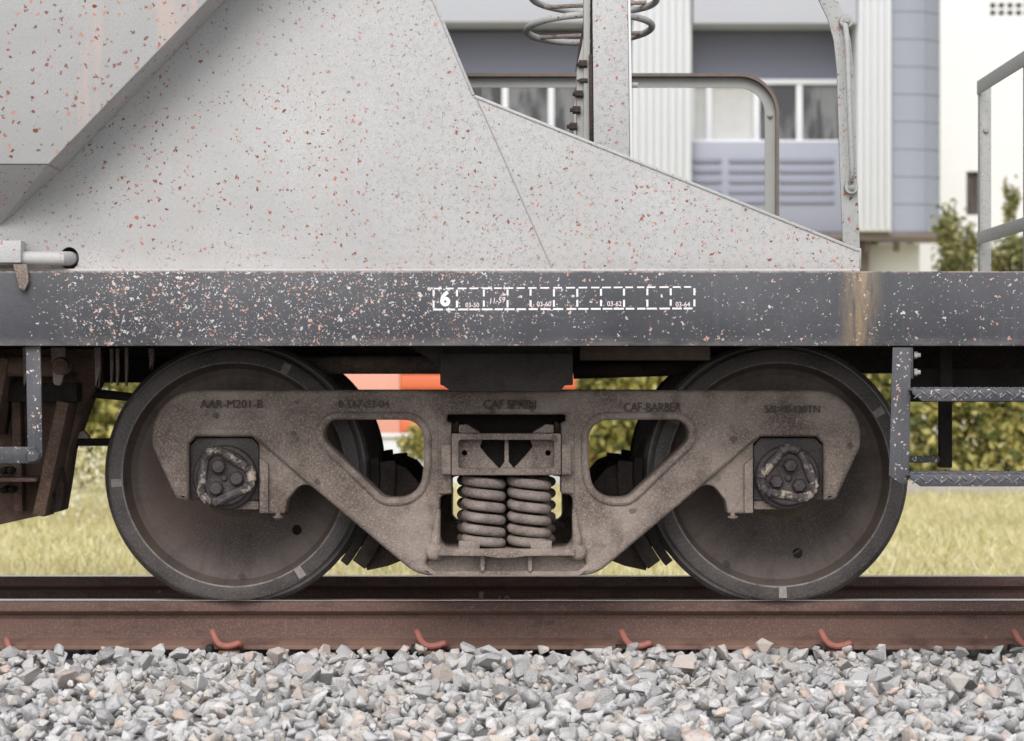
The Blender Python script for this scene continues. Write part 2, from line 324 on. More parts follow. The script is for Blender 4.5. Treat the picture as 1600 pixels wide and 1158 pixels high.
def rounded(cs, seg=6):
    """corners (x, z, radius) -> polyline with filleted corners"""
    out = []; n = len(cs)
    for i in range(n):
        p0 = Vector(cs[i-1][:2]); p = Vector(cs[i][:2]); p1 = Vector(cs[(i+1)%n][:2]); r = cs[i][2] if len(cs[i]) > 2 else 0
        if r <= 0: out.append(tuple(p)); continue
        a_ = (p0-p).normalized(); b_ = (p1-p).normalized(); ang = a_.angle(b_)
        if ang > R(176): out.append(tuple(p)); continue
        t = min(r/math.tan(ang/2), 0.86*(p0-p).length, 0.86*(p1-p).length); r = t*math.tan(ang/2)
        ctr = p+(a_+b_).normalized()*(r/math.sin(ang/2)); s0 = p+a_*t-ctr; s1 = p+b_*t-ctr
        a0 = math.atan2(s0.y, s0.x); da = (math.atan2(s1.y, s1.x)-a0+math.pi) % (2*math.pi)-math.pi
        k_ = max(2, int(seg*abs(da)/1.2)+1)
        out += [(ctr.x+r*math.cos(a0+da*k/k_), ctr.y+r*math.sin(a0+da*k/k_)) for k in range(k_+1)]
    return out
def curve_mesh(cu, y, name):
    o = bpy.data.objects.new('tmp', cu); C.objects.link(o)
    me = bpy.data.meshes.new_from_object(o.evaluated_get(bpy.context.evaluated_depsgraph_get()))
    bpy.data.objects.remove(o); bpy.data.curves.remove(cu)
    n = len(me.vertices); co = np.empty(n*3); me.vertices.foreach_get('co', co); co = co.reshape(-1,3)
    me.vertices.foreach_set('co', np.stack([co[:,0], y-co[:,2], co[:,1]], 1).ravel()); me.materials.clear(); me.name = name
    bm = bmesh.new(); bm.from_mesh(me); bmesh.ops.remove_doubles(bm, verts=bm.verts, dist=1e-5); bmesh.ops.recalc_face_normals(bm, faces=bm.faces); bm.to_mesh(me); bm.free()
    return me
def plate(name, loops, y0, y1, bevel, mat, parent, bres=2, **kw):
    """flat piece with holes in the XZ plane between y0 and y1"""
    cu = bpy.data.curves.new('tmp', 'CURVE'); cu.dimensions = '2D'; cu.fill_mode = 'BOTH'
    for lp in loops:
        sp = cu.splines.new('POLY'); sp.points.add(len(lp)-1); sp.use_cyclic_u = True
        for q, (x, z) in zip(sp.points, lp): q.co = (x, z, 0, 1)
    cu.extrude = (y1-y0)/2-bevel; cu.bevel_depth = bevel; cu.bevel_resolution = bres; cu.offset = -bevel
    me = curve_mesh(cu, (y0+y1)/2, name); finish(me, 34)
    return obj(name, me, mat, parent, **kw)
def text(name, body, x, z, y, size, mat, parent, extrude=0.0008, sx=1.0, shear=0.0, offset=0.0, rot=0.0):
    cu = bpy.data.curves.new('tmp', 'FONT'); cu.body = body; cu.size = size; cu.extrude = extrude; cu.align_x = 'CENTER'; cu.align_y = 'CENTER'; cu.shear = shear; cu.offset = offset; cu.resolution_u = 3
    me = curve_mesh(cu, 0, name)
    for v in me.vertices:
        a_ = v.co.x*sx; b_ = v.co.z
        v.co = (x+a_*math.cos(rot)-b_*math.sin(rot), v.co.y+y, z+a_*math.sin(rot)+b_*math.cos(rot))
    finish(me, 30); return obj(name, me, mat, parent)
def bolt(name, x, y, z, r, mat, parent, d=0.012):
    mb = MB(); mb.lathe([(0, -d), (r*.55, -d), (r*.6, -d*.45)], 10, (x,y,z)); 
    hexp = [(x+r*math.cos(k*math.pi/3+.3), z+r*math.sin(k*math.pi/3+.3)) for k in range(6)]; mb.prism(hexp, y-d*.6, y+0.003)
    return mb.obj(name, mat, parent)
def dup(o, parent, **kw):
    c_ = o.copy(); C.objects.link(c_); c_.parent = parent
    for k in kw: setattr(c_, k, kw[k])
    return c_

# ================================================================== the setting
LAWN = -0.45
o = MB().box(-700, 700, 2.9, 900, LAWN-0.3, LAWN).obj('lawn', 'lawn_soil'); tag(o, 'pale yellow-green lawn beyond the railway track', 'lawn', kind='structure')
o = MB().box(-700, 700, -60, 2.9, LAWN-0.31, LAWN-0.01).obj('ground', 'ballast_bed'); tag(o, 'grey ground beside and below the ballast', 'ground', kind='structure')
prof = [(-60, -0.445), (-3.1, -0.44), (-1.9, -0.225), (-0.12, -0.195), (1.25, -0.195), (1.9, -0.23), (2.9, LAWN-0.01), (2.9, LAWN-0.29), (-60, LAWN-0.29)]
mb = MB(); n = len(prof)
mb.add([(x, y, z) for x in (-60, 60) for y, z in prof], [(i, (i+1)%n, (i+1)%n+n, i+n) for i in range(n)]+[tuple(range(n)), tuple(range(2*n-1, n-1, -1))])
ballast = mb.obj('ballast', 'ballast_bed'); tag(ballast, 'bed of broken grey and tan stone under the rails', 'ballast', kind='structure')
def bed_z(y): return float(np.interp(y, [p[0] for p in prof[:7]], [p[1] for p in prof[:7]]))
stones = []
for i in range(26):
    bm = bmesh.new(); pts = []
    asp = (1, random.uniform(.6, .92), random.uniform(.45, .8))
    for k in range(10):
        v = Vector((random.gauss(0,1), random.gauss(0,1), random.gauss(0,1))).normalized()*random.uniform(.82, 1.0)
        # push towards a box so the facets are broad and the corners sharp
        m_ = max(abs(v.x), abs(v.y), abs(v.z)); v = v.lerp(v/m_*0.8, 0.3)
        pts.append(bm.verts.new((v.x*asp[0]*.5, v.y*asp[1]*.5, v.z*asp[2]*.5)))
    r_ = bmesh.ops.convex_hull(bm, input=bm.verts); bmesh.ops.delete(bm, geom=[g for g in r_['geom_interior'] if isinstance(g, bmesh.types.BMVert)], context='VERTS')
    bmesh.ops.dissolve_limit(bm, angle_limit=R(14), verts=bm.verts, edges=bm.edges)
    bmesh.ops.bevel(bm, geom=list(bm.edges), offset=0.018, segments=1, affect='EDGES', clamp_overlap=True)
    bmesh.ops.triangulate(bm, faces=bm.faces)
    me = bpy.data.meshes.new('stone'); bm.to_mesh(me); bm.free(); me.materials.append(M['ballast_stone']); stones.append(me)
spots = []
def scatter(x0, x1, y0, y1, step, zoff, smin, smax):
    nx = int((x1-x0)/step); ny = max(1, int((y1-y0)/step))
    for i in range(nx):
        for j in range(ny):
            x = x0+(i+random.random())*step; y = y0+(j+random.random())*step
            s = smin+(smax-smin)*random.random()**1.6
            spots.append((x, y, bed_z(y)+zoff+random.uniform(-.008, .012), s))
scatter(-2.5, 2.5, -2.35, -0.03, 0.062, 0.006, .052, .098)
scatter(-2.5, 2.5, -2.35, -0.07, 0.055, 0.030, .034, .100)
scatter(-2.5, 2.5, -1.3, -0.08, 0.095, 0.054, .03, .105)
scatter(-2.8, 2.8, 0.18, 0.96, 0.07, 0.01, .05, .085); scatter(-2.8, 2.8, 1.2, 2.6, 0.08, 0.008, .05, .085)
spots = [s for s in spots if not (s[1] > -0.075 and s[1] < 0.15 and s[2] > -0.2)]
vis = sorted((i for i, s in enumerate(spots) if abs(s[0]) < 1.62 and -1.25 < s[1] < -0.05 and s[2] > bed_z(s[1])+0.012), key=lambda i: -spots[i][3]*(1+0.6*(spots[i][2]-bed_z(spots[i][1]))/0.05))[:300]
vis = set(vis); acc_v = []; acc_f = []; base = 0
cache = []
for me in stones:
    nv = len(me.vertices); co = np.empty(nv*3); me.vertices.foreach_get('co', co)
    fa = np.empty(len(me.polygons)*3, dtype=np.int32); me.polygons.foreach_get('vertices', fa); cache.append((co.reshape(-1,3), fa.reshape(-1,3)))
for i, (x, y, z, s) in enumerate(spots):
    k = random.randrange(len(stones)); rot = (random.uniform(-.8,.8), random.uniform(-.8,.8), random.uniform(0, 6.28))
    if i in vis:
        st = obj('stone', stones[k], None, ballast, loc=(x,y,z), rot=rot); st.scale = (s,s,s)
    else:
        Rm = np.array(Matrix.Rotation(rot[2],3,'Z') @ Matrix.Rotation(rot[1],3,'Y') @ Matrix.Rotation(rot[0],3,'X'))
        co, fa = cache[k]; acc_v.append((co*s) @ Rm.T+np.array((x,y,z))); acc_f.append(fa+base); base += len(co)
def np_mesh(name, V, F):
    V = np.concatenate(V) if isinstance(V, list) else V; F = np.concatenate(F) if isinstance(F, list) else F
    me = bpy.data.meshes.new(name); k = F.shape[1]
    me.vertices.add(len(V)); me.vertices.foreach_set('co', V.astype(np.float32).ravel())
    me.loops.add(F.size); me.loops.foreach_set('vertex_index', F.astype(np.int32).ravel())
    me.polygons.add(len(F)); me.polygons.foreach_set('loop_start', np.arange(len(F), dtype=np.int32)*k)
    me.update(calc_edges=True); me.validate(); return me
o = obj('loose_stones', np_mesh('loose_stones', acc_v, acc_f), 'ballast_stone', ballast); tag(o, kind='stuff')

# ------------------------------------------------------------------ rails
def rail(name, yc, label):
    h = [(0.0, 0.0), (0.026, -0.0015), (0.033, -0.006), (0.036, -0.014), (0.0365, -0.034), (0.030, -0.041), (0.013, -0.050), (0.0085, -0.062), (0.0085, -0.108), (0.014, -0.124), (0.030, -0.134), (0.064, -0.144), (0.066, -0.148), (0.066, -0.156)]
    pr = h+[(-y, z) for y, z in h[::-1]][:-1]
    n = len(pr); mb = MB()
    mb.add([(x, yc+y, z) for x in (-40, 40) for y, z in pr], [(i, (i+1)%n, (i+1)%n+n, i+n) for i in range(n)]+[tuple(range(n)), tuple(range(2*n-1, n-1, -1))])
    t = thing(name, label, 'rail', (0, yc, -0.156)); mb.obj('rail_section', 'rail_rust', t, angle=20)
    MB().box(-40, 40, yc-0.024, yc+0.024, -0.0012, 0.0008).obj('running_band', 'rail_top', t)
    return t
YR, YF = 0.065, 1.065
rail('rail', YR, 'nearer rusty brown steel rail, in front of the white stones')
rf = rail('rail', YF, 'far steel rail, seen in shadow behind the wheels')
for s_, px in (('|', 752), ('40', 785)):
    yw = YF-0.0085-0.001
    if s_ == '|': MB().box(PX(748.5, yw), PX(755.5, yw), yw-0.0008, yw+0.003, -0.118, PZ(921, yw)).obj('painted_stroke', 'chalk', rf, bevel=0.0005)
    else: text('painted_number', s_, PX(px, yw), PZ(943, yw), yw, 0.075, 'chalk', rf, sx=0.9)
clip_proto = None
for i, (px, py) in enumerate([(30, 1004), (352, 1000), (672, 1002), (992, 1003), (1304, 1004), (1606, 1003)]):
    x = PX(px, -0.02); z = -0.128
    lab = ['leftmost red spring clip, mostly buried at the foot of the near rail', 'red spring clip on the near rail below the left wheel', 'red spring clip on the near rail left of the coil springs', 'red spring clip on the near rail right of the coil springs', 'red spring clip on the near rail below the right wheel', 'rightmost red spring clip at the edge of the picture'][i]
    t = thing('rail_clip', lab, 'rail clip', (x, -0.02, -0.156), 'spring clips along the near rail'); sink = 0.034 if i == 0 else 0.006
    pts = [(-.044,.016,.056), (-.038,.006,.046), (-.030,-.004,.030), (-.016,-.016,.016), (.004,-.024,.011), (.026,-.026,.014), (.044,-.024,.020), (.050,-.006,.014), (.040,.012,.006), (.020,.022,.004), (.002,.028,.0)]
    sm = []
    V_ = [Vector(p) for p in pts]
    for q in range(len(V_)-1):
        p0 = V_[max(q-1,0)]; p1 = V_[q]; p2 = V_[q+1]; p3 = V_[min(q+2, len(V_)-1)]
        for u in (0, .33, .66): sm.append(0.5*((2*p1)+(p2-p0)*u+(2*p0-5*p1+4*p2-p3)*u*u+(3*p1-p0-3*p2+p3)*u**3))
    sm.append(V_[-1])
    if clip_proto is None:
        clip_proto = (MB().tube(sm, 0.0108, 10).mesh('spring_rod'), MB().box(-.062,-.040,-.026,.03,-.012,.012).mesh('insulator', 0.004), MB().box(-.02,.05,-.035,.0,-.03,-.004).mesh('shoulder', 0.004))
    for me, nm, mt in zip(clip_proto, ('spring_rod', 'insulator', 'shoulder'), ('clip_red', 'rubber', 'rust_bar')):
        q = obj(nm, me, mt, t, loc=(x, -0.02, -0.146-sink)); 

# ================================================================== wagon
wag = thing('hopper_wagon', 'pale grey hopper wagon with chipped dark sill and red rust specks', 'wagon', (0, 0.565, 0.7))
YS = -0.70                                     # front of the side sill
zb, zt = PZ(540.5, YS), PZ(424, YS)
XL, XE = -4.2, 1.96
sill = MB().box(XL, XE, YS, YS+0.016, zb, zt).box(XL, XE, YS+0.016, YS+0.10, zt-0.014, zt-0.001).box(XL, XE, YS+0.016, YS+0.10, zb+0.001, zb+0.015).obj('side_sill', 'sill_paint', wag, bevel=0.003)
tag(sill, 'dark grey sill with white paint chips and stencilled boxes')
YFS = 1.13-YS
MB().box(XL, XE, YFS-0.016, YFS, zb, zt).box(XL, XE, YFS-0.10, YFS-0.016, zt-0.014, zt-0.001).box(XL, XE, YFS-0.10, YFS-0.016, zb+0.001, zb+0.015).obj('side_sill', 'dark_paint', wag, bevel=0.003)
# end sill, centre sill, cross bearers
MB().box(XE-0.02, XE+0.0, YS+0.10, YFS-0.10, zb+0.002, zt-0.002).obj('end_sill', 'dark_paint', wag, bevel=0.002)
MB().box(XL, XE-0.03, 0.33, 0.80, 0.745, zt-0.03).obj('centre_sill', 'under_iron', wag, bevel=0.004)
MB().box(XL, XE-0.03, YS+0.105, YFS-0.105, zt-0.008, zt-0.002).obj('deck_plate', 'under_iron', wag)
for x in (-1.32, 1.32):
    MB().box(x-0.05, x+0.05, YS+0.10, YFS-0.10, zb+0.03, zt-0.03).obj('cross_bearer', 'under_iron', wag, bevel=0.004)
# body bolster over the bogie
X0 = -0.018
yb = -0.52
bz = 0.6975
mb = MB().prism([(PX(692, yb), zb+0.05), (PX(640, yb), zb-0.001), (PX(690, yb), PZ(572, yb)), (PX(690, yb), PZ(601, yb)), (PX(708, yb), bz), (PX(872, yb), bz), (PX(872, yb), PZ(604, yb)), (PX(895, yb), PZ(601, yb)), (PX(895, yb), zb+0.05)], yb, YFS-0.2)
mb.obj('body_bolster', 'grimy_iron', wag, bevel=0.003)
MB().prism([tuple(P(x, y, yb).xz) for x, y in ((688,552), (895,552), (895,602), (882,602), (876,612), (706,612), (692,602), (688,602))], yb-0.022, yb-0.001).obj('bolster_cover', 'grimy_iron', wag, bevel=0.004)
# air pipe and timber packing under the deck
MB().tube([(PX(300,.25), .25, PZ(570,.25)), (PX(700,.25), .25, PZ(570,.25))], 0.031, 14).obj('air_pipe', 'cast_frame', wag)
MB().box(PX(905,-.1), PX(1110,-.1), -0.10, 0.02, PZ(563,-.1), PZ(541,-.1)).obj('timber_packing', 'timber', wag, bevel=0.006)
MB().tube([(PX(896,.2), .2, PZ(580,.2)), (PX(1100,.2), .2, PZ(574,.2))], 0.026, 12).obj('brake_pipe', 'under_iron', wag)
# end plate
YP = -0.62
pc = [(-1.6, 2.5), (PX(617,YP), 2.5)]
pc = [(PX(-300,YP), PZ(-150,YP)), (PX(617,YP), PZ(-150,YP)), (PX(742,YP), PZ(148,YP)), (PX(1343,YP), PZ(389,YP)), (PX(1343,YP), zt+0.0015), (PX(-300,YP), zt+0.0015)]
hc = P(108, 404, YP); hole = [(hc.x+0.029*math.cos(k*math.pi/12), hc.z+0.034*math.sin(k*math.pi/12)) for k in range(24)]
ep = plate('end_plate', [pc, hole], YP, YP+0.012, 0.002, 'grey_paint', wag)
plate('end_plate', [[(x, z) for x, z in pc]], YFS-0.09, YFS-0.078, 0.002, 'grey_paint', wag)
def edge_bar(a_, b_, y0, y1, th, name, mat, parent):
    a_ = Vector(a_); b_ = Vector(b_); d_ = (b_-a_).normalized(); n_ = Vector((d_.y*-1, d_.x))*th
    return MB().prism([tuple(a_), tuple(b_), tuple(b_+n_), tuple(a_+n_)], y0, y1).obj(name, mat, parent, bevel=0.002)
edge_bar(pc[2], pc[3], YP-0.004, YP+0.09, -0.009, 'edge_flange', 'grey_paint', ep)
edge_bar(pc[1], pc[2], YP-0.004, YP+0.09, -0.009, 'edge_flange', 'grey_paint', ep)
MB().tube([P(743,150,YP-.0005), P(790,254,YP-.0005), P(862,418,YP-.0005)], 0.0022, 6).obj('weld_seam', 'rail_dim', ep)
MB().tube([P(-10,423,YP-0.012), P(1343,423,YP-0.012)], 0.006, 8).obj('weld_bead', 'grey_paint', ep)
# hopper
YH = -0.83; YHF = 1.13-YH
hx = [(-4.2, PZ(257,YH)), (PX(76,YH), PZ(257,YH)), (PX(325,YH), PZ(0,YH)), (PX(325+260,YH), PZ(-268,YH)), (PX(585,YH), 2.6), (-4.2, 2.6)]
hop = MB().prism(hx, YH, YHF).obj('hopper', 'hopper_paint', wag, bevel=0.006)
z0 = PZ(257,YH)-0.0005; z1 = PZ(350,-.63); xa = PX(76,YH); xb = PX(2,-.63)
MB().add([(-4.2,YH+.004,z0), (xa-.003,YH+.004,z0), (xa-.003,YHF-.004,z0), (-4.2,YHF-.004,z0), (-4.2,-.635,z1), (xb,-.635,z1), (xb,1.765,z1), (-4.2,1.765,z1)], [(0,1,2,3),(7,6,5,4),(0,4,5,1),(1,5,6,2),(2,6,7,3),(3,7,4,0)]).obj('hopper_funnel', 'hopper_paint', wag, bevel=0.004)
# pipe in the hole, its bracket
MB().tube([P(-60,404,-.67), P(60,404,-.67), P(96,404,-.66), P(108,404,-.62), P(112,404,-.50)], 0.0215, 14).obj('drain_pipe', 'grey_paint', wag)
MB().box(PX(-80,-.70), PX(34,-.70), -0.712, -0.64, PZ(411,-.70), PZ(376,-.70)).obj('pipe_box', 'grey_paint', wag, bevel=0.004)
MB().prism([tuple(P(x,y,-.72).xz) for x,y in ((20,413),(42,413),(45,440),(38,455),(30,450))], -0.722, -0.704).obj('pipe_bracket', 'cast_frame', wag, bevel=0.003)
# post above the slope with its angle bars, pins and rings
def slope_y(px): return 148+(px-742)*(389-148)/(1343-742)
q = []
for px, y in ((925,-60), (980,-60), (984,slope_y(984)+3), (928,slope_y(928)+3)): q.append(tuple(P(px,y,YP).xz))
post = MB().prism(q, YP-0.0005, YP+0.010).obj('post', 'grey_paint', wag, bevel=0.002)
MB().prism([tuple(P(x,y,YP).xz) for x,y in ((980.5,-60),(984,-60),(989,slope_y(989)),(984.7,slope_y(984.7)))], YP+0.002, YP+0.08).obj('post_flange', 'white_frame', post, bevel=0.001)
for (xa_, xb_, xc_, xd_, y0, y1, mt) in ((912,922,921,912,YP+.03,YP+.10,'rail_dim'), (922.6,926,928,923,YP+.03,YP+.06,'grimy_iron')):
    MB().prism([tuple(P(x,y,y0).xz) for x,y in ((xa_,-60),(xb_,-60),(xc_,232),(xd_,232))], y0, y1).obj('post_web', mt, post, bevel=0.001)
MB().prism([tuple(P(x,y,YP+.02).xz) for x,y in ((920,86),(925,86),(928,225),(921,225))], YP+.012, YP+.028).obj('rust_strip', 'under_iron', post, bevel=0.001)
MB().tube([P(918,-60,YP+.06), P(914,30,YP+.06), P(906,75,YP+.06), P(901,112,YP+.06)], 0.004, 8).obj('cable', 'under_iron', post)
MB().prism([tuple(P(x,y,YP+.05).xz) for x,y in ((901,105),(912,60),(912,232),(901,232))], YP+.04, YP+.12).obj('post_gusset', 'rail_dim', post, bevel=0.002)
for px, py, r_ in ((913,100,.012), (914,126,.007), (907,147,.011), (903,172,.012), (898,198,.012)):
    b_ = P(px, py, YP+.03); MB().tube([b_+Vector((-.016,0,0)), b_+Vector((.008,0,0))], r_, 6).tube([b_+Vector((-.024,0,0)), b_+Vector((.0,0,0))], r_*.55, 8).obj('bolt', 'under_iron', post)
b_ = P(985,133,YP+.03); MB().tube([b_, b_+Vector((.022,0,0))], .008, 8).obj('pin', 'rail_dim', post)
for cx, cy, tilt in ((928, -3, -.03), (921, 45, .03)):
    c_ = P(cx, cy, -.30); pts = []
    for k in range(64):
        a_ = 2*math.pi*k/64; pts.append(c_+Vector((.196*math.cos(a_), .196*math.sin(a_), .196*math.sin(a_)*-.08+.196*math.cos(a_)*tilt)))
    rg = MB().tube(pts, .0108, 12, cyclic=True).obj('ring_pipe', 'rail_paint', wag)
    MB().tube([c_+Vector((-.155,.11,-.012)), c_+Vector((.17,.09,.0))], .007, 8).obj('ring_spoke', 'cast_frame', rg)
# far handrail: bar bent down at the end
yh = 1.70
pts = rounded([(PX(560,yh), PZ(127,yh), 0), (PX(1205,yh), PZ(127,yh), .13), (PX(1205,yh), PZ(440,yh), 0)], 10)
pts = pts[:]
hr = MB()
w_ = .0245
def ribbon(pts2, w, y0, y1, mb):
    n = len(pts2); L = []; Rr = []
    for i in range(n):
        t = (Vector(pts2[min(i+1,n-1)])-Vector(pts2[max(i-1,0)])).normalized(); nn = Vector((-t.y, t.x))
        L.append(Vector(pts2[i])+nn*w); Rr.append(Vector(pts2[i])-nn*w)
    poly = [tuple(v) for v in L]+[tuple(v) for v in Rr[::-1]]
    for i in range(n-1):
        a_, b_, c2, d2 = L[i], L[i+1], Rr[i+1], Rr[i]
        mb.add([(a_.x,y0,a_.y),(b_.x,y0,b_.y),(c2.x,y0,c2.y),(d2.x,y0,d2.y),(a_.x,y1,a_.y),(b_.x,y1,b_.y),(c2.x,y1,c2.y),(d2.x,y1,d2.y)], [(0,1,2,3),(7,6,5,4),(0,4,5,1),(3,2,6,7)]+([(0,3,7,4)] if i == 0 else [])+([(1,5,6,2)] if i == n-2 else []))
    return mb
pts = [(PX(560,yh), PZ(127,yh))]+[(PX(1205,yh)-.13+.13*math.sin(a_), PZ(127,yh)-.13+.13*math.cos(a_)) for a_ in np.linspace(0, math.pi/2, 12)]+[(PX(1205,yh), PZ(440,yh))]
hr = ribbon(pts, w_, yh, yh+.012, MB()).obj('handrail', 'rail_dim', wag)
ribbon([(PX(560,yh), PZ(127,yh)+.022)]+[(PX(1205,yh)-.13+.152*math.sin(a_), PZ(127,yh)-.13+.152*math.cos(a_)) for a_ in np.linspace(0, math.pi/2, 14)]+[(PX(1205,yh)+.022, PZ(440,yh))], .0062, yh-.03, yh-.0005, MB()).obj('rail_lip', 'rusty_rail_top', hr)
bolt('bolt', PX(1203,yh-.002), yh-.002, PZ(180,yh), .012, 'rail_dim', hr)
for i_, px in enumerate((905, 745)): MB().box(PX(px,yh)-.02, PX(px,yh)+.02, yh+.052, yh+.09, zt-.02, PZ(128,yh)).obj('rail_post', 'rail_dim', hr, bevel=.002)
# near grab frame: flat bar arch with bolted grab handle
ya = -0.56
cl = [P(1180,-75,ya).xz, P(1225,-62,ya).xz, P(1262,-38,ya).xz, P(1290,-8,ya).xz, P(1306,25,ya).xz, P(1316,62,ya).xz, P(1321,110,ya).xz, P(1325,250,ya).xz, P(1331,398,ya).xz]
ga = ribbon([tuple(v) for v in cl], .0255, ya, ya+.012, MB()).obj('grab_frame', 'rail_paint', wag, bevel=.001)
MB().prism([tuple(P(x,y,ya).xz) for x,y in ((1307,388),(1345,388),(1345,421),(1296,421))], ya-.012, ya-.001).obj('foot_plate', 'grey_paint', ga, bevel=.002)
gp = [P(1320,36,ya-.016), P(1322,48,ya-.05), P(1324,70,ya-.062), P(1327,160,ya-.062), P(1331,255,ya-.062), P(1331,275,ya-.05), P(1329,290,ya-.016)]
gh = MB().tube(gp, .0085, 12).obj('grab_handle', 'rail_paint', ga)
for px, py in ((1321,34), (1329,293)):
    c_ = P(px, py, ya); MB().lathe([(0,-.022),(.02,-.022),(.022,-.012),(.022,0)], 20, c_).obj('handle_eye', 'rail_paint', ga); bolt('bolt', c_.x, ya-.022, c_.z, .011, 'rail_dim', ga)
# railing across the wagon end
xr = 1.862
def ang(y0, y1, z0_, z1_, nm, par, mt='rail_paint'): return MB().box(xr, xr+.006, y0, y1, z0_, z1_).box(xr+.006, xr+.045, y0, y1, z1_-.006, z1_-.0005).obj(nm, mt, par, bevel=.001)
er = MB().box(xr-.001, xr+.006, -.55, 1.84, 1.865, 1.92).obj('end_railing', 'rail_paint', wag, bevel=.001); tag(er, 'grey angle-iron railing across the wagon end')
MB().box(xr-.001, xr+.006, -.55, 1.84, 1.265, 1.315).obj('lower_rail', 'rail_paint', er, bevel=.001)
for yy in (1.82, 0.95, 0.1, -0.5):
    MB().box(xr+.007, xr+.012, yy-.012, yy+.04, zt-.01, 1.915).box(xr+.012, xr+.052, yy-.004, yy+.004, zt-.01, 1.913).obj('rail_post', 'rail_paint', er, bevel=.001)
    bq = MB().lathe([(0,-.012),(.009,-.010),(.012,-.002),(.012,0)], 12, (xr+.03, yy-.004, 1.72)).obj('bolt', 'rail_dim', er)
# ------------------------------------------------------------------ stencils on the sill
ys = YS-0.0006
mbd = MB()
def dash(xa_, ya_, xb_, yb_, w=3.0):
    if abs(xb_-xa_) > abs(yb_-ya_): pl = [(xa_,ya_-w/2),(xb_,yb_-w/2),(xb_,yb_+w/2),(xa_,ya_+w/2)]
    else: pl = [(xa_-w/2,ya_),(xa_+w/2,ya_),(xb_+w/2,yb_),(xb_-w/2,yb_)]
    mbd.prism([tuple(P(x,y,ys).xz) for x,y in pl], ys, ys+.0004)
random.seed(3)
def top_y(x): return 451-(x-677)*2.6/408
def bot_y(x): return 483.8-(x-677)*1.8/408
vx = [677.5, 714, 756, 793, 829, 865.5, 902, 939, 975, 1011.5, 1048, 1085]
for i, x in enumerate(vx):
    t_, b_ = top_y(x), bot_y(x); dash(x, t_+2, x, t_+12.5+random.uniform(-1,1)); dash(x, b_-14, x, b_-3.5+random.uniform(-1,1))
x = 678
while x < 1080:
    L = random.uniform(11, 14.5); dash(x, top_y(x), min(x+L,1084), top_y(x+L), 2.4); dash(x+random.uniform(-1,1), bot_y(x), min(x+L+2,1083), bot_y(x+L), 2.8); x += L+random.uniform(4, 6.5)
g = mbd.obj('stencil_boxes', 'white_stencil', sill)
text('stencil_sign', '6', PX(695.5,ys), PZ(468,ys), ys, .058, 'white_stencil', sill, extrude=.0003, sx=1.0, offset=.0028)
for s_, px, py, sz, sh, rt in (('03-50', 738, 477, .0195, 0, 0), ('11-59', 776, 470, .023, .25, .1), ('03-60', 850, 475.5, .0205, 0, 0), ('03-62', 960, 475, .0205, 0, 0), ('03-64', 1067, 476, .0205, 0, 0)):
    text('stencil_date', s_, PX(px,ys), PZ(py,ys), ys, sz, 'pink_stencil', sill, extrude=.0003, sx=.92, shear=sh, offset=.0002, rot=rt)

# ------------------------------------------------------------------ steps on the right
yt = -0.705
stp = plate('step_ladder', [[tuple(P(x,y,yt).xz) for x,y in ((1395,543),(1424,543),(1420,748),(1416,757),(1406,756),(1389,743))]], yt, yt+.010, .002, 'dark_paint', wag)
tag(stp, 'dark steps with two checker-plate treads')
MB().box(PX(1422,yt), PX(1428,yt), yt+.012, yt+.07, PZ(592,yt), PZ(543,yt)).obj('hanger', 'dark_paint', stp, bevel=.002)
for py in (555, 582):
    b_ = P(1428,py,yt+.035); MB().tube([b_, b_+Vector((.010,0,0))], .011, 6).tube([b_+Vector((.008,0,0)), b_+Vector((.019,0,0))], .007, 8).obj('bolt', 'rail_dim', stp)
for (pxa, pya, lab) in ((1422,608,'upper'), (1419,741,'lower')):
    za = PZ(pya,-.74); mb = MB(); xs = PX(pxa,-.74); xe = 1.93
    lip = .036
    tr = MB().prism([(xs, za), (xe, za), (xe, za-.005), (xs, za-.005)], -.74, -.44).prism([(xs+.004, za-.0003), (xe, za-.0003), (xe, za-lip), (xs+.035, za-lip), (xs+.006, za-.014)], -.748, -.7402).obj('tread', 'dark_paint', stp, bevel=.0015)
    k = xs+.02; j = 0
    while k < xe-.02:   # raised diagonal lugs on lip and top
        sgn = 1 if j % 2 == 0 else -1; zc = za-.017+(.004 if j % 2 else -.003)
        mb.tube([(k-.010*sgn, -.7485, zc-.008), (k, -.7505, zc), (k+.010*sgn, -.7485, zc+.008)], [.0012,.0032,.0012], 6)
        for yy in (-.72, -.68, -.63, -.58): mb.tube([(k-.009, yy-.009*sgn, za), (k, yy, za+.003), (k+.009, yy+.009*sgn, za)], [.001,.003,.001], 5)
        k += .021; j += 1
    tag(mb.obj('lugs', 'lug_grey', tr), kind='stuff')
MB().box(PX(1469,-.3), PX(1488,-.3), -.3, -.26, PZ(731,-.3), zb+.03).obj('back_post', 'grimy_iron', stp, bevel=.003)
MB().box(PX(1400,-.3), PX(1468.5,-.3), -.298, -.27, PZ(723,-.3), PZ(713,-.3)).obj('back_bar', 'dark_paint', stp, bevel=.002)
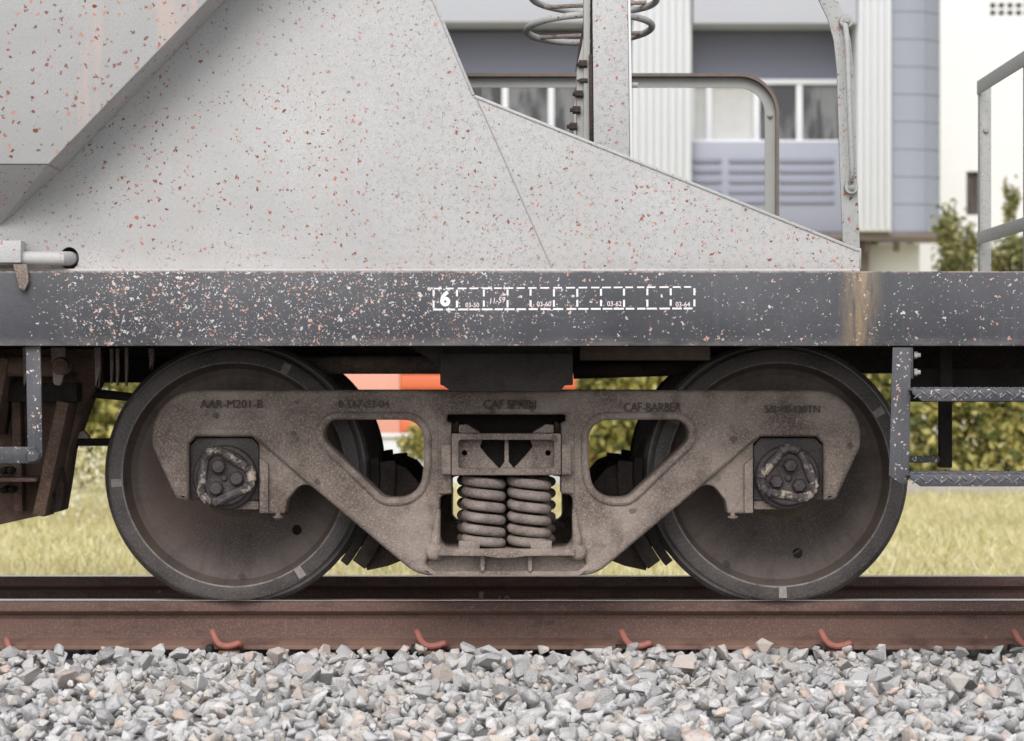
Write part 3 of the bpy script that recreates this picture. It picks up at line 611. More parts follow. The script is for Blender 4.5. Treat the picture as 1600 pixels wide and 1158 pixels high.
# ------------------------------------------------------------------ left: flat-bar bracket, discharge chute, rods, hangers
yl = -0.68
br = MB().prism([tuple(P(x,y,yl).xz) for x,y in ((40,541),(63,541),(65,640),(66,712),(60,724),(45,726),(42,720),(43,698))], yl, yl+.012).obj('lever_bracket', 'dark_paint', wag, bevel=.002)
MB().box(PX(-120,yl), PX(56,yl), yl-.013, yl-.001, PZ(724,yl), PZ(698,yl)).obj('lever_arm', 'dark_paint', br, bevel=.002)
c_ = P(52,712,yl-.013); MB().lathe([(0,-.012),(.017,-.011),(.022,-.004),(.022,0)], 18, c_).obj('pivot', 'dark_paint', br)
yc = 0.05
ch = MB().prism([tuple(P(x,y,yc).xz) for x,y in ((-260,545),(152,545),(150,602),(137,624),(108,704),(100,760),(93,799),(-10,822),(-260,870))], yc, yc+.16).obj('discharge_chute', 'brown_plate', wag, bevel=.004)
def bar(pa, pb, wpx, y0, y1, name, mat, par, bev=.003):
    a_ = Vector(pa); b_ = Vector(pb); d_ = (b_-a_).normalized(); n_ = Vector((-d_.y, d_.x))*wpx/2
    return MB().prism([tuple(P(*p,y0).xz) for p in (a_+n_, b_+n_, b_-n_, a_-n_)], y0, y1).obj(name, mat, par, bevel=bev)
bar((98,628), (60,806), 19, -.12, yc-.001, 'chute_rib', 'brown_plate', ch); bar((6,560), (-14,680), 14, -.14, yc-.001, 'chute_rib', 'brown_plate', ch)
bar((24,612), (28,800), 14, -.02, yc-.001, 'chute_rib', 'brown_plate', ch)
MB().box(PX(-200,-.16), PX(56,-.16), -.16, yc-.001, PZ(753,-.16), PZ(747,-.16)).obj('chute_flange', 'brown_plate', ch, bevel=.002)
MB().prism([tuple(P(x,y,-.03).xz) for x,y in ((88,705),(100,762),(94,799),(70,804),(78,765))], -.03, yc-.001).obj('corner_gusset', 'under_iron', ch, bevel=.003)
MB().box(PX(-260,-.05), PX(120,-.05), -.05, yc-.001, PZ(628,-.05), PZ(598,-.05)).obj('chute_beam', 'grimy_iron', ch, bevel=.004)
MB().tube([P(-80,572,-.1), P(84,572,-.1)], .034, 14).obj('shaft', 'brown_plate', ch)
for px, py in ((4,736),(16,735),(5,766),(18,765),(80,772)):
    b_ = P(px,py,-.06); MB().tube([b_, b_+Vector((0,.1,0))], .012, 6).tube([b_+Vector((0,-.012,0)), b_], .007, 8).obj('bolt', 'grimy_iron', ch)
for nm, px, y0, y1, wd, yy in (('hanger_hook',90,543,603,22,-.2), ('hanger_strap',152,543,607,9,-.1), ('hanger_strap',174,545,600,5,-.05), ('hanger_strap',183,545,603,5,-.08), ('hanger_strap',197,543,604,5,-.05), ('hanger_strap',236,545,580,8,-.02), ('hanger_hook',40,543,608,9,-.25)):
    pl = rounded([(*P(px-wd/2,y0,yy).xz, 0), (*P(px+wd/2,y0,yy).xz, 0), (*P(px+wd*.55,(y0+y1)/2,yy).xz, .01), (*P(px+wd*.2,y1,yy).xz, .01), (*P(px-wd*.3,y1-2,yy).xz, .01)])
    MB().prism(pl, yy, yy+.02).obj(nm, 'cast_frame' if wd > 20 else 'spring_steel', wag, bevel=.002)
c_ = P(96,572,-.24); MB().lathe([(0,-.03),(.024,-.03),(.028,-.02),(.028,.03)], 18, c_).obj('shaft_collar', 'brown_plate', wag)
MB().tube([P(120,612,.12), P(220,622,.12)], [.016,.014], 12).obj('pull_rod', 'grimy_iron', wag)
MB().box(PX(105,.15), PX(260,.15), .15, .19, PZ(697,.15), PZ(685,.15)).obj('brake_rod', 'grimy_iron', wag, bevel=.004)
MB().prism([tuple(P(x,y,.14).xz) for x,y in ((116,684),(121,677),(131,673),(139,682),(139,685),(116,685))], .13, .17).obj('rod_nut', 'chalk', wag, bevel=.002)
MB().box(PX(60,.3), PX(262,.3), .3, .34, PZ(598,.3), PZ(560,.3)).obj('rear_beam', 'grimy_iron', wag, bevel=.004)
MB().box(PX(1420,.1), XE-.03, .1, .32, PZ(628,.1), PZ(575,.1)).obj('draft_gear', 'grimy_iron', wag, bevel=.006)

# ================================================================== bogie
bog = thing('bogie', 'dusty brown cast-steel bogie with two wheelsets and coil springs', 'bogie', (X0, 0.565, 0))
YA, YB = -0.27, -0.13
def S(u, py): return (X0+u*(DIST+YA)/FPX, PZ(py, YA))
px_m = (DIST+YA)/FPX
half = [(553,610.5,72), (553,697,30), (514.5,780,7), (497,782,4), (497,694,2), (486,683,2), (398,683,2), (387,694,2), (387,803,2), (347,803,3), (344,783,8), (318,750,20), (139,898.5,60)]
out = [(*S(u,y), r*px_m) for u,y,r in half]+[(*S(-u,y), r*px_m) for u,y,r in half[::-1]]
tri = [(318,656,22), (129,656,30), (129,725,60), (136,778,38), (190,778,24)]
def tri_loop(sg, grow=0.0):
    cs = [(*S(sg*u,y), r*px_m) for u,y,r in tri]; L = rounded(cs, 8)
    if grow:
        n = len(L); ar = sum(L[i][0]*L[(i+1)%n][1]-L[(i+1)%n][0]*L[i][1] for i in range(n)); o_ = []
        for i in range(n):
            t = (Vector(L[(i+1)%n])-Vector(L[i-1])).normalized(); nn = Vector((t.y, -t.x))*(1 if ar > 0 else -1)
            o_.append(tuple(Vector(L[i])+nn*grow))
        return o_
    return L
win = [(85,661,2), (93,658,2), (93,648,4), (-93,648,4), (-93,658,2), (-85,661,2), (-85,772,3), (-104,774,10), (-104,857,18), (104,857,18), (104,774,10), (85,772,3)]
win_l = rounded([(*S(u,y), r*px_m) for u,y,r in win], 6)
sf = plate('side_frame', [rounded(out, 9), tri_loop(1), tri_loop(-1), win_l], YA+.022, YB, 0.006, 'cast_frame', bog, bres=2)
half2 = [(554,609.5,72), (554,697,30), (515.5,781,7), (496,783,4), (496,694,2), (486,682,2), (398,682,2), (386,690,6), (316,750.5,16), (139,899.5,60)]
out2 = [(*S(u,y), r*px_m) for u,y,r in half2]+[(*S(-u,y), r*px_m) for u,y,r in half2[::-1]]
chan = rounded([(*S(-112,866), .012), (*S(112,866), .012), (*S(128,880), .012), (*S(112,892), .01), (*S(-112,892), .01), (*S(-128,880), .012)])
sub = [plate('raised_web', [rounded(out2, 9), tri_loop(1, .001), tri_loop(-1, .001), win_l, chan], YA, YA+.045, 0.014, 'cast_frame', sf, bres=4)]
for sg in (1, -1):
    lp = tri_loop(sg, 0.0125)
    sub.append(MB().tube([(x, YA+.001, z) for x,z in lp], .0125, 10, cyclic=True).obj('window_rim', 'cast_frame', sf))
    # column rib ending in a boss, pedestal ledge, spring-ledge end
    a_ = S(sg*112, 858); b_ = S(sg*106, 796)
    mb = MB(); bc = (a_[0], YA, a_[1])
    mb.lathe([(0,-.026),(.012,-.0255),(.022,-.020),(.028,-.010),(.030,.004)], 24, (bc[0], bc[1], S(0,862)[1]))
    mb.tube([(a_[0], YA-.004, a_[1]), (b_[0], YA-.001, b_[1])], [.018,.007], 10)
    sub.append(mb.obj('column_boss', 'cast_frame', sf))
    xa_, za = S(sg*395, 672); xb_, zb_ = S(sg*489, 672)
    mb = MB().tube([(xa_-.0*sg, YA+.002, S(0,668)[1]), (xb_, YA+.002, S(0,668)[1])], .006, 8)
    sub.append(mb.obj('pedestal_ledge', 'cast_frame', sf))
    # column wear plate beside the opening
    p0 = S(sg*86, 663); p1 = S(sg*106, 771)
    sub.append(MB().box(min(p0[0],p1[0]), max(p0[0],p1[0]), YA-.006, YA+.004, p1[1], p0[1]).obj('column_plate', 'cast_frame', sf, bevel=.003))
    # thick inner jaw flange
    p0 = S(sg*386.5, 697); p1 = S(sg*347.5, 802.5)
    sub.append(MB().prism([S(sg*386.2,802), S(sg*372,802), S(sg*372,726), S(sg*386.2,714)], YA+.004, YA+.03).obj('jaw_flange', 'cast_frame', sf, bevel=.005))
    # key bolt under the jaw
    c_ = S(sg*355, 806) if sg > 0 else S(sg*358, 806)
    sub.append(MB().lathe([(0,0),(0.014,0),(0.014,.006),(0,.006)], 12, (0,0,0)).tube([(0,0,0)]*1+[(0,0,.0001)], .001, 6).obj('unused', 'cast_frame', sf)); bpy.data.objects.remove(sub.pop())
    sub.append(MB().tube([(c_[0], YA+.03, c_[1]+.01), (c_[0], YA+.03, c_[1]-.012)], .0085, 8).tube([(c_[0], YA+.03, c_[1]-.002), (c_[0], YA+.03, c_[1]-.008)], .016, 12).obj('key_bolt', 'salmon_panel' if False else 'cast_frame', sf))
# spring ledge, lower channel ribs
pl = [S(-106,856.5), S(106,856.5), S(106,867), S(30,868), S(8,871), S(-12,871), S(-32,868), S(-106,867)]
sub.append(MB().prism(pl, YA-.040, -.02).obj('spring_seat', 'cast_frame', sf, bevel=.003))
for u in (-37, 37): sub.append(MB().prism([S(u-4,868), S(u+4,868), S(u+3,893), S(u-3,893)], YA-.010, YA+.026).obj('channel_rib', 'cast_frame', sf, bevel=.003))
if False: sub.append(MB().tube([(*[S(-118,893)[0]], YA-.003, S(0,893)[1]), (S(118,893)[0], YA-.003, S(0,893)[1])], .011, 10).obj('bottom_bead', 'cast_frame', sf))
# keys at the spring feet
for u0, u1 in ((-74,-41), (38,71)): sub.append(MB().box(S(u0,0)[0], S(u1,0)[0], YA-.036, YA-.018, S(0,857)[1], S(0,844)[1]).obj('spring_stop', 'cast_frame', sf, bevel=.003))
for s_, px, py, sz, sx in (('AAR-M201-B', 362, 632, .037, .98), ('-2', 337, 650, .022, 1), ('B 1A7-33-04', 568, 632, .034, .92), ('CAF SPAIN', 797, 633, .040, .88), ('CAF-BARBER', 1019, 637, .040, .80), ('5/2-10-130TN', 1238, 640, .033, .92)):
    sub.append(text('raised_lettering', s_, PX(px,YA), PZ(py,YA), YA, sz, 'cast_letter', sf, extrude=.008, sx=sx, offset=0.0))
sub.append(MB().box(PX(509,YA), PX(627,YA), YA-.004, YA+.003, PZ(623,YA)-.0012, PZ(623,YA)+.0012).obj('raised_line', 'cast_frame', sf))

# coil springs
def helix(turns, rad, h, n=26):
    pts = []
    N = int(turns*n)
    for k in range(N+1):
        t = k/N*turns; e_ = min(t, turns-t); pts.append((rad*math.cos(2*math.pi*t), -rad*math.sin(2*math.pi*t)*-1, t))
    # dead coils at the ends sit flatter
    zz = []; acc = 0; prev = 0
    for p in pts:
        t = p[2]; e_ = min(t, turns-t); rate = 0.55+0.45*min(1, e_/0.9); acc += rate*(t-prev); prev = t; zz.append(acc)
    return [(p[0], p[1], -z_/zz[-1]*h) for p, z_ in zip(pts, zz)]
zs0 = S(0,857)[1]; zs1 = S(0,741)[1]
sp_me = MB().tube([(x,y,z+0) for x,y,z in helix(5.75, .0555, (zs1-zs0)-.030)], .0155, 12).mesh('coil_spring')
in_me = MB().tube([(x,y,z) for x,y,z in helix(9, .027, (zs1-zs0)-.02)], .008, 8).mesh('inner_coil')
sp_objs = []
for i, (u, yy, rz, mt) in enumerate([(-35.5,-.236,2.2,0), (36.0,-.236,1.6,0), (-44,-.095,.7,0), (44,-.095,2.9,0), (0,.0,1.0,0)]):
    x = S(u,0)[0]; s_ = obj('coil_spring', sp_me, 'spring_steel', bog, loc=(x, yy, zs1-.016), rot=(0,0,rz)); sp_objs.append(s_)
    q = obj('inner_coil', in_me, 'under_iron'); q.parent = s_; q.location = (0,0,.006)
# bolster with its boxed end
yb0 = -0.315
bl = plate('bolster', [rounded([(*S(-85,677),.006), (*S(85,677),.006), (*S(85,742),.006), (*S(-85,742),.006)]), rounded([(*S(-74,687),.008), (*S(74,687),.008), (*S(74,731),.008), (*S(-74,731),.008)])], yb0, yb0+.06, .004, 'cast_frame', bog)
bsub = []
for sg in (1,-1):
    hp = S(sg*65.5, 708); ho = [(hp[0]+.0085*math.cos(k*math.pi/8), hp[1]+.0085*math.sin(k*math.pi/8)) for k in range(16)]
    bsub.append(plate('end_web', [[S(sg*78,684), S(sg*36,684), S(sg*41,698), S(sg*30,712), S(sg*12,731), S(sg*10,736), S(sg*78,736)], ho], yb0+.045, yb0+.075, .003, 'cast_frame', bl))
    bsub.append(MB().box(min(S(sg*86,0)[0],S(sg*101,0)[0]), max(S(sg*86,0)[0],S(sg*101,0)[0]), yb0+.006, yb0+.05-.012, S(0,741)[1], S(0,694)[1]).obj('side_lug', 'cast_frame', bl, bevel=.004))
    bsub.append(MB().prism([S(sg*74,664), S(sg*62,663), S(sg*40,676.5), S(sg*74,676.5)], yb0+.03, yb0+.16).obj('friction_wedge', 'cast_frame', bl, bevel=.003))
    bsub.append(MB().prism([S(sg*84,663), S(sg*76,658), S(sg*75,676), S(sg*84,676)], YA+.02, YB).obj('wedge_liner', 'under_iron', bl, bevel=.002))
    bsub.append(MB().box(S(sg*44,0)[0]-.0015, S(sg*44,0)[0]+.0015, yb0+.038, yb0+.046, S(0,731)[1], S(0,719)[1]).obj('cast_rib', 'cast_frame', bl))
bsub.append(MB().prism([S(-2.5,684), S(3.5,684), S(4,722), S(13,733), S(-11,733), S(-3,722)], yb0+.03, yb0+.08).obj('centre_web', 'cast_frame', bl, bevel=.002))
# the bolster beam itself runs across
zt_b = S(0,678)[1]-.004; zb_b = S(0,741)[1]+.004
MB().box(S(-80,0)[0], S(80,0)[0], yb0+.1, 1.13-yb0-.1, zb_b, zt_b-.015).box(S(-96,0)[0], S(96,0)[0], -.10, 1.23, zt_b-.0149, .688).obj('bolster_beam', 'grimy_iron', bl, bevel=.004)
# bearing adapters and end caps
ZW = 0.4125
caps = []
for sg in (-1, 1):
    xw = X0+sg*.8865
    x0_, x1_ = S(sg*496.0,0)[0], S(sg*388.0,0)[0]; x0_, x1_ = min(x0_,x1_), max(x0_,x1_)
    ad = MB().prism([(x0_, S(0,792)[1]+.02), (x0_, S(0,697)[1]), (x0_+.022, S(0,684.5)[1]), (x1_-.022, S(0,684.5)[1]), (x1_, S(0,697)[1]), (x1_, S(0,792)[1]+.02)], YA+.03, -.05).obj('bearing_adapter', 'bearing_iron', bog, bevel=.003)
    MB().box(xw+(-sg)*.045-.0+(-.03 if sg > 0 else -.02), x1_-.002 if sg < 0 else xw-.045+.02, YA+.04, -.06, S(0,797)[1], S(0,783)[1]).obj('frame_key', 'cast_frame', ad, bevel=.002) if sg < 0 else MB().box(x0_+.002, xw-.02, YA+.04, -.06, S(0,797)[1], S(0,783)[1]).obj('frame_key', 'cast_frame', ad, bevel=.002)
    cc = (xw, 0, ZW)
    cp = MB().lathe([(0,-.275),(.052,-.275),(.062,-.280),(.078,-.281),(.084,-.278),(.088,-.270),(.088,-.262),(.098,-.258),(.1025,-.250),(.103,-.225),(.103,-.05)], 56, cc).obj('end_cap', 'bearing_iron', bog)
    rot0 = R(88) if sg < 0 else R(85)
    th = [rot0+k*2*math.pi/3 for k in range(3)]
    if sg > 0: th = [R(200)+k*2*math.pi/3 for k in range(3)]; th = [R(195), R(-35), R(82)]
    else: th = [R(115), R(-2), R(232)]
    tri_p = rounded([(xw+.128*math.cos(t), ZW+.128*math.sin(t), .040) for t in th], 8)
    MB().tube([(x,-.284+.004*math.sin(i_*1.7),z) for i_, (x,z) in enumerate(tri_p)], [.0145+.0025*math.sin(i_*2.3) for i_ in range(len(tri_p))], 10, cyclic=True).obj('locking_plate', 'lock_iron', cp)
    for t in th:
        c3 = (xw+.040*math.cos(t), -.276, ZW+.040*math.sin(t)); MB().lathe([(0,-.026),(.018,-.025),(.022,-.019),(.024,0)], 6 if sg > 0 else 10, c3).obj('cap_screw', 'bearing_iron', cp)
    MB().lathe([(0,-.009),(.006,-.009),(.010,-.006),(.012,0)], 14, (xw,-.276,ZW)).obj('centre_plug', 'bearing_iron', cp)
    caps.append((ad, cp))
# wheels
def wheel_mesh():
    pr = [(0,-.02),(.085,-.02),(.098,-.008),(.112,.022),(.140,.048),(.20,.066),(.28,.078),(.325,.077),(.345,.066),(.354,.045),(.360,.012),(.3625,.002),(.3655,0),(.402,0),(.4085,.003),(.4105,.010),(.4125,.085),(.416,.094),(.424,.100),(.433,.104),(.4385,.111),(.439,.118),(.435,.126),(.428,.130),(.36,.130),(.352,.115),(.20,.115),(.12,.130),(.09,.16),(0,.16)]
    mb = MB().lathe(pr, 144); me = mb.mesh('wheel', angle=26)
    o_ = bpy.data.objects.new('tmp', me); C.objects.link(o_)
    cm = MB().tube([(.27,-.2,0), (.27,.4,0)], .0165, 24).mesh('tmp_cut'); c_ = bpy.data.objects.new('tmp2', cm); C.objects.link(c_)
    bo = o_.modifiers.new('b', 'BOOLEAN'); bo.operation = 'DIFFERENCE'; bo.object = c_; bo.solver = 'EXACT'
    m2 = bpy.data.meshes.new_from_object(o_.evaluated_get(bpy.context.evaluated_depsgraph_get()))
    bpy.data.objects.remove(o_); bpy.data.objects.remove(c_); finish(m2, 26); m2.materials.clear()
    m2.materials.append(M['wheel_steel']); m2.materials.append(M['rim_steel']); m2.materials.append(M['bright_tread'])
    for p in m2.polygons:
        c_ = p.center; r_ = math.hypot(c_.x, c_.z)
        p.material_index = 2 if (r_ > .4107 and .02 < c_.y < .098) else (1 if r_ > .362 else 0)
    m2.name = 'wheel'; return m2
wm = wheel_mesh()
mk = []
for t in (R(-13), R(107), R(227)):
    pl = []
    for r_, da in ((.3665,-.033), (.3665,.033), (.4015,.033), (.4015,-.033)): pl.append((r_*math.cos(t+da), r_*math.sin(t+da)))
    mk.append(MB().prism(pl, -.0008, .002).mesh('paint_mark'))
for sg in (-1, 1):
    for side in (0, 1):
        ang_ = (R(-43) if sg < 0 else R(-75)); 
        o_ = obj('wheel', wm, None, bog, loc=(X0+sg*.8865, 0 if side == 0 else 1.13, ZW), rot=(0, -ang_, math.pi if side else 0))
        if side == 0:
            for me in mk: q = obj('paint_mark', me, 'chalk'); q.parent = o_
    MB().lathe([(.0,-.02),(.06,-.02),(.072,.16),(.078,.2),(.075,.93),(.072,.97),(.06,1.15),(0,1.15)], 32, (X0+sg*.8865, 0, ZW)).obj('axle', 'under_iron', bog)
# brake shoes, heads and beams
for sg in (-1, 1):
    xw = X0+sg*.8865
    for yo in (0.0, 0.885):
        def arc(r0, r1, a0, a1, y0, y1, nm, mt, par):
            A = [R(a0+(a1-a0)*k/14) for k in range(15)]
            pl = [(xw-sg*r0*math.cos(t), ZW+r0*math.sin(t)) for t in A]+[(xw-sg*r1*math.cos(t), ZW+r1*math.sin(t)) for t in A[::-1]]
            return MB().prism(pl, y0+yo, y1+yo).obj(nm, mt, par, bevel=.003)
        hd = arc(.475, .525, -36, 5, .012, .085, 'brake_head', 'under_iron', bog)
        arc(.444, .473, -39, 7, .004, .095, 'brake_shoe', 'grimy_iron', hd)
        pl = [(xw-sg*.52*math.cos(R(4)), ZW+.52*math.sin(R(4))), (xw-sg*.56, ZW+.02), (xw-sg*.67, ZW-.11), (xw-sg*.60, ZW-.26), (xw-sg*.50, ZW-.30), (xw-sg*.43, ZW-.315), (xw-sg*.52*math.cos(R(-35)), ZW+.52*math.sin(R(-35)))]
        MB().prism(pl, .04+yo, .062+yo).obj('head_web', 'under_iron', hd, bevel=.003)
    MB().tube([(xw-sg*.60, .05, ZW-.12), (xw-sg*.60, 1.02, ZW-.12)], .034, 14).obj('brake_beam', 'grimy_iron', bog)
# far side of the bogie: the same pieces turned about the bogie centre
piv = Vector((X0, .565, 0))
Rz = Matrix.Translation(piv) @ Matrix.Rotation(math.pi, 4, 'Z') @ Matrix.Translation(-piv)
bpy.context.view_layer.update()
def turn(o_, par):
    c_ = o_.copy(); C.objects.link(c_); c_.parent = par; c_.matrix_parent_inverse = Matrix.Identity(4)
    mw = Rz @ o_.matrix_world; c_.matrix_basis = (WM[par.name].inverted() if par.name in WM else par.matrix_world.inverted()) @ mw; WM[c_.name] = mw
    for k in o_.children: 
        if not k.name.startswith(('raised', 'dry_grease')): turn(k, c_)
    return c_
WM = {}
for o_ in [sf, bl]+sp_objs+[q for p in caps for q in p]: 
    if o_ is bl:
        c_ = turn(o_, bog)
        for k in list(c_.children):
            if k.name.startswith('bolster_beam'): bpy.data.objects.remove(k)
    else: turn(o_, bog)

# ================================================================== background
def leaves(name, pts, size, mat, parent, ar=0.55):
    """one folded leaf (two triangles) at each point, random orientation"""
    n = len(pts); pts = np.asarray(pts)
    d = rng.normal(size=(n,3)); d /= np.linalg.norm(d, axis=1)[:,None]; e_ = rng.normal(size=(n,3)); e_ -= (e_*d).sum(1)[:,None]*d; e_ /= np.linalg.norm(e_, axis=1)[:,None]
    s = size*rng.uniform(.6, 1.35, n)[:,None]
    V = np.stack([pts-d*s*.5, pts+e_*s*ar*.5, pts+d*s*.5, pts-e_*s*ar*.5], 1).reshape(-1,3)
    F = np.arange(4*n).reshape(-1,4)
    return obj(name, np_mesh(name, V, F), mat, parent)
# lawn grass
n = 95000
gx = rng.uniform(-8.5, 8.5, n); gy = 5.4+rng.uniform(0, 1, n)**1.25*13.2; 
gh = rng.uniform(.03, .09, n)*(1+1.1*(rng.uniform(size=n) > .95)); th = rng.uniform(0, 6.28, n); ln = rng.normal(0, .05, (n,2))
wd = rng.uniform(.006, .013, n)
V = np.stack([np.stack([gx-wd*np.cos(th), gy-wd*np.sin(th), np.full(n, LAWN-.005)], 1), np.stack([gx+wd*np.cos(th), gy+wd*np.sin(th), np.full(n, LAWN-.005)], 1), np.stack([gx+ln[:,0], gy+ln[:,1], LAWN+gh], 1)], 1).reshape(-1,3)
o = obj('grass', np_mesh('grass', V, np.arange(3*n).reshape(-1,3)), 'grass_blade'); tag(o, 'dry yellow-green grass blades covering the lawn', 'grass', kind='stuff')
# flowering weeds at the far left
n = 4200
fx = PX(110, 13)+rng.normal(0, .62, n); fy = 13+rng.normal(0, .9, n); fz = LAWN+rng.uniform(.05, .62, n)*np.exp(-((fx-PX(125,13))/1.3)**2)
wt = thing('weed_clump', 'pale flowering weeds standing in the grass at the left', 'weeds', (PX(110,13), 13, LAWN))
leaves('foliage', np.stack([fx, fy, fz], 1), .05, 'grass_blade', wt, .3); k = rng.choice(n, 1100); leaves('blossom', np.stack([fx, fy, fz+.03], 1)[k], .035, 'flower', wt, .9)
# hedges
def hedge(x0, x1, y, h, label, dens=1500):
    t = thing('hedge', label, 'hedge', ((x0+x1)/2, y, LAWN), 'hedges behind the lawn')
    n = int((x1-x0)*(h+.6)*dens)
    x = rng.uniform(x0, x1, n); z = rng.uniform(0, h, n); dep = rng.exponential(.16, n)
    front = y+.12*np.sin(x*2.1+z*1.3)+.10*np.sin(x*5.3+1)*np.sin(z*4.1)+.06*np.sin(x*11+z*9)
    P_ = np.stack([x, front+dep, LAWN+z], 1)
    leaves('foliage', P_, .125, 'hedge_leaf', t, .6)
    m = int(n*.4); top = np.stack([rng.uniform(x0, x1, m), y+rng.uniform(0, 1.1, m), LAWN+h-rng.exponential(.07, m)+.05*np.sin(rng.uniform(0, 6, m))], 1)
    leaves('top_foliage', top, .125, 'hedge_leaf', t, .6)
    mb = MB()
    for k in range(int((x1-x0)/.45)):
        xx = x0+(k+.5)*.45; mb.tube([(xx, y+.55, LAWN), (xx+random.uniform(-.1,.1), y+.5, LAWN+h*.6), (xx+random.uniform(-.25,.25), y+.45, LAWN+h*.92)], [.03,.02,.008], 6)
    mb.obj('stems', 'bark', t)
hedge(PX(903,18), 9.5, 18, 1.95, 'clipped yellow-green hedge right of the bogie centre'); hedge(-9.5, PX(330,18), 18, 1.95, 'clipped yellow-green hedge seen left of the left wheel')
o = MB().box(1.4, 11, 17.45, 17.62, LAWN-.05, LAWN+.16).obj('kerb', 'concrete', bevel=.02); tag(o, 'grey concrete kerb in front of the right hedge', 'kerb')
# orange kiosk behind a white wall
yk = 22
kt = thing('orange_shed', 'orange boarded shed with salmon side panel behind the bogie', 'shed', (PX(720,yk), yk, LAWN))
MB().box(PX(470,yk), PX(625,yk), yk, yk+2.2, LAWN, 1.9).obj('side_panel', 'salmon_panel', kt, bevel=.01)
for k in range(13): MB().box(PX(625,yk)+.004, PX(930,yk), yk-.012, yk+.02, LAWN+.02+k*.18, LAWN+.02+k*.18+.168).obj('board', 'orange_board', kt, bevel=.008)
MB().box(PX(625,yk)+.004, PX(930,yk), yk+.022, yk+2.2, LAWN, 1.9).obj('wall', 'orange_board', kt)
MB().prism([(PX(462,yk), 1.901), (PX(940,yk), 1.901), (PX(940,yk), 1.96), (PX(700,yk), 2.35), (PX(462,yk), 1.96)], yk-.1, yk+2.3).obj('roof', 'eave_brown', kt, bevel=.01)
ww = thing('garden_wall', 'low white rendered wall in front of the orange shed', 'wall', (PX(640,20.5), 20.5, LAWN))
MB().box(PX(440,20.5), PX(900,20.5), 20.5, 20.7, LAWN, PZ(684,20.5)).obj('wall', 'white_render', ww, bevel=.01); MB().box(PX(440,20.5)-.02, PX(900,20.5)+.02, 20.46, 20.74, PZ(684,20.5)+.001, PZ(684,20.5)+.05).obj('coping', 'white_frame', ww, bevel=.008)
def shrub(px, py, Y, rx, rz, n, label, mat='hedge_leaf', size=.09, name='shrub', trunk=True, group=None):
    c_ = P(px, py, Y); t = thing(name, label, 'tree' if 'tree' in name else 'shrub', (c_.x, Y, LAWN), group)
    cl = rng.normal(size=(14,3)); cl = cl/np.linalg.norm(cl,axis=1)[:,None]*rng.uniform(.3,.95,(14,1))
    k = rng.integers(0,14,n); pts = cl[k]+rng.normal(0,.2,(n,3)); pts = pts*np.array((rx,rx,rz))+np.array((c_.x,Y,c_.z)); pts = pts[pts[:,2] > LAWN+.05]
    leaves('crown', pts, size, mat, t, .5)
    mb = MB(); top = Vector((c_.x, Y, c_.z)); mb.tube([(c_.x+.05, Y, LAWN-.05), (c_.x-.03, Y, (LAWN+c_.z)/2), top], [.02+rx*.06, .015+rx*.045, .01+rx*.02], 8)
    for q in cl[:8]: mb.tube([top-Vector((0,0,rz*.5)), top+Vector((q[0]*rx*.8, q[1]*rx*.8, q[2]*rz*.8))], [.01+rx*.02, .006], 6)
    mb.obj('trunk', 'bark', t)
shrub(648, 690, 19.6, .22, .22, 500, 'small bright shrub beside the white wall', size=.07)
shrub(1492, 398, 27, .40, .62, 1300, 'loose olive-green tree left of the end railing post', 'tree_leaf', .11, 'tree', group='trees beside the buildings')
shrub(1578, 415, 26, .42, .5, 1300, 'bushy olive-green tree behind the end railing', 'tree_leaf', .11, 'tree', group='trees beside the buildings')
shrub(1578, 318, 31, .14, .42, 500, 'thin pale sapling rising above the end railing', 'tree_leaf', .08, 'tree', group='trees beside the buildings')
# blue-grey office building
yo = 34.0
ob = thing('office_building', 'blue-grey office building with white fluted pilasters', 'building', (PX(1000,yo), yo, LAWN))
ZB = PZ(364,yo); ZT = PZ(-230,yo)
def wbox(pxa, pxb, pya, pyb, yf, yb_, name, mat, par=ob, bev=.01): return MB().box(PX(pxa,yo), PX(pxb,yo), yo+yf, yo+yb_, PZ(pyb,yo), PZ(pya,yo)).obj(name, mat, par, bevel=bev)
wbox(250, 1392, -230, 363, .9, 8, 'core_wall', 'facade_blue')
wbox(-400, 1392, 364, 660, 1.4, 8, 'ground_floor', 'low_wall')
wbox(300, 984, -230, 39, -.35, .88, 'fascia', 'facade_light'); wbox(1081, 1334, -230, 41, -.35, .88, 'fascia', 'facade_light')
wbox(300, 1334, 42, 121, .55, .89, 'shaded_band', 'facade_dark')  # shade of the recessed wall is put into its darker colour
wbox(300, 984, 216, 362, .15, .88, 'spandrel', 'facade_blue'); wbox(1081, 1334, 220, 362, .15, .88, 'spandrel', 'facade_blue')
for py in (246, 262, 278, 294, 310):
    for (a_, b_) in ((1083, 1128), (1140, 1204), (1219, 1305)): wbox(a_, b_, py, py+7, .11, .149, 'louvre', 'louvre_grey', bev=.004)
def window(pxa, pxb, pya, pyb, mull, curtains=()):
    f = MB()
    xs = [pxa]+list(mull)+[pxb]
    for x in xs: f.box(PX(x,yo)-.055, PX(x,yo)+.055, yo+.55, yo+.66, PZ(pyb,yo), PZ(pya,yo))
    f.box(PX(pxa,yo)-.06, PX(pxb,yo)+.06, yo+.53, yo+.68, PZ(pya,yo), PZ(pya,yo)+.09).box(PX(pxa,yo)-.06, PX(pxb,yo)+.06, yo+.50, yo+.68, PZ(pyb,yo)-.09, PZ(pyb,yo)-.001)
    wf = f.obj('window', 'white_frame', ob, bevel=.006)
    for i in range(len(xs)-1):
        MB().box(PX(xs[i],yo)+.058, PX(xs[i+1],yo)-.058, yo+.62, yo+.64, PZ(pyb,yo)+.002, PZ(pya,yo)-.002).obj('pane', 'curtain' if i in curtains else 'window_glass', wf)
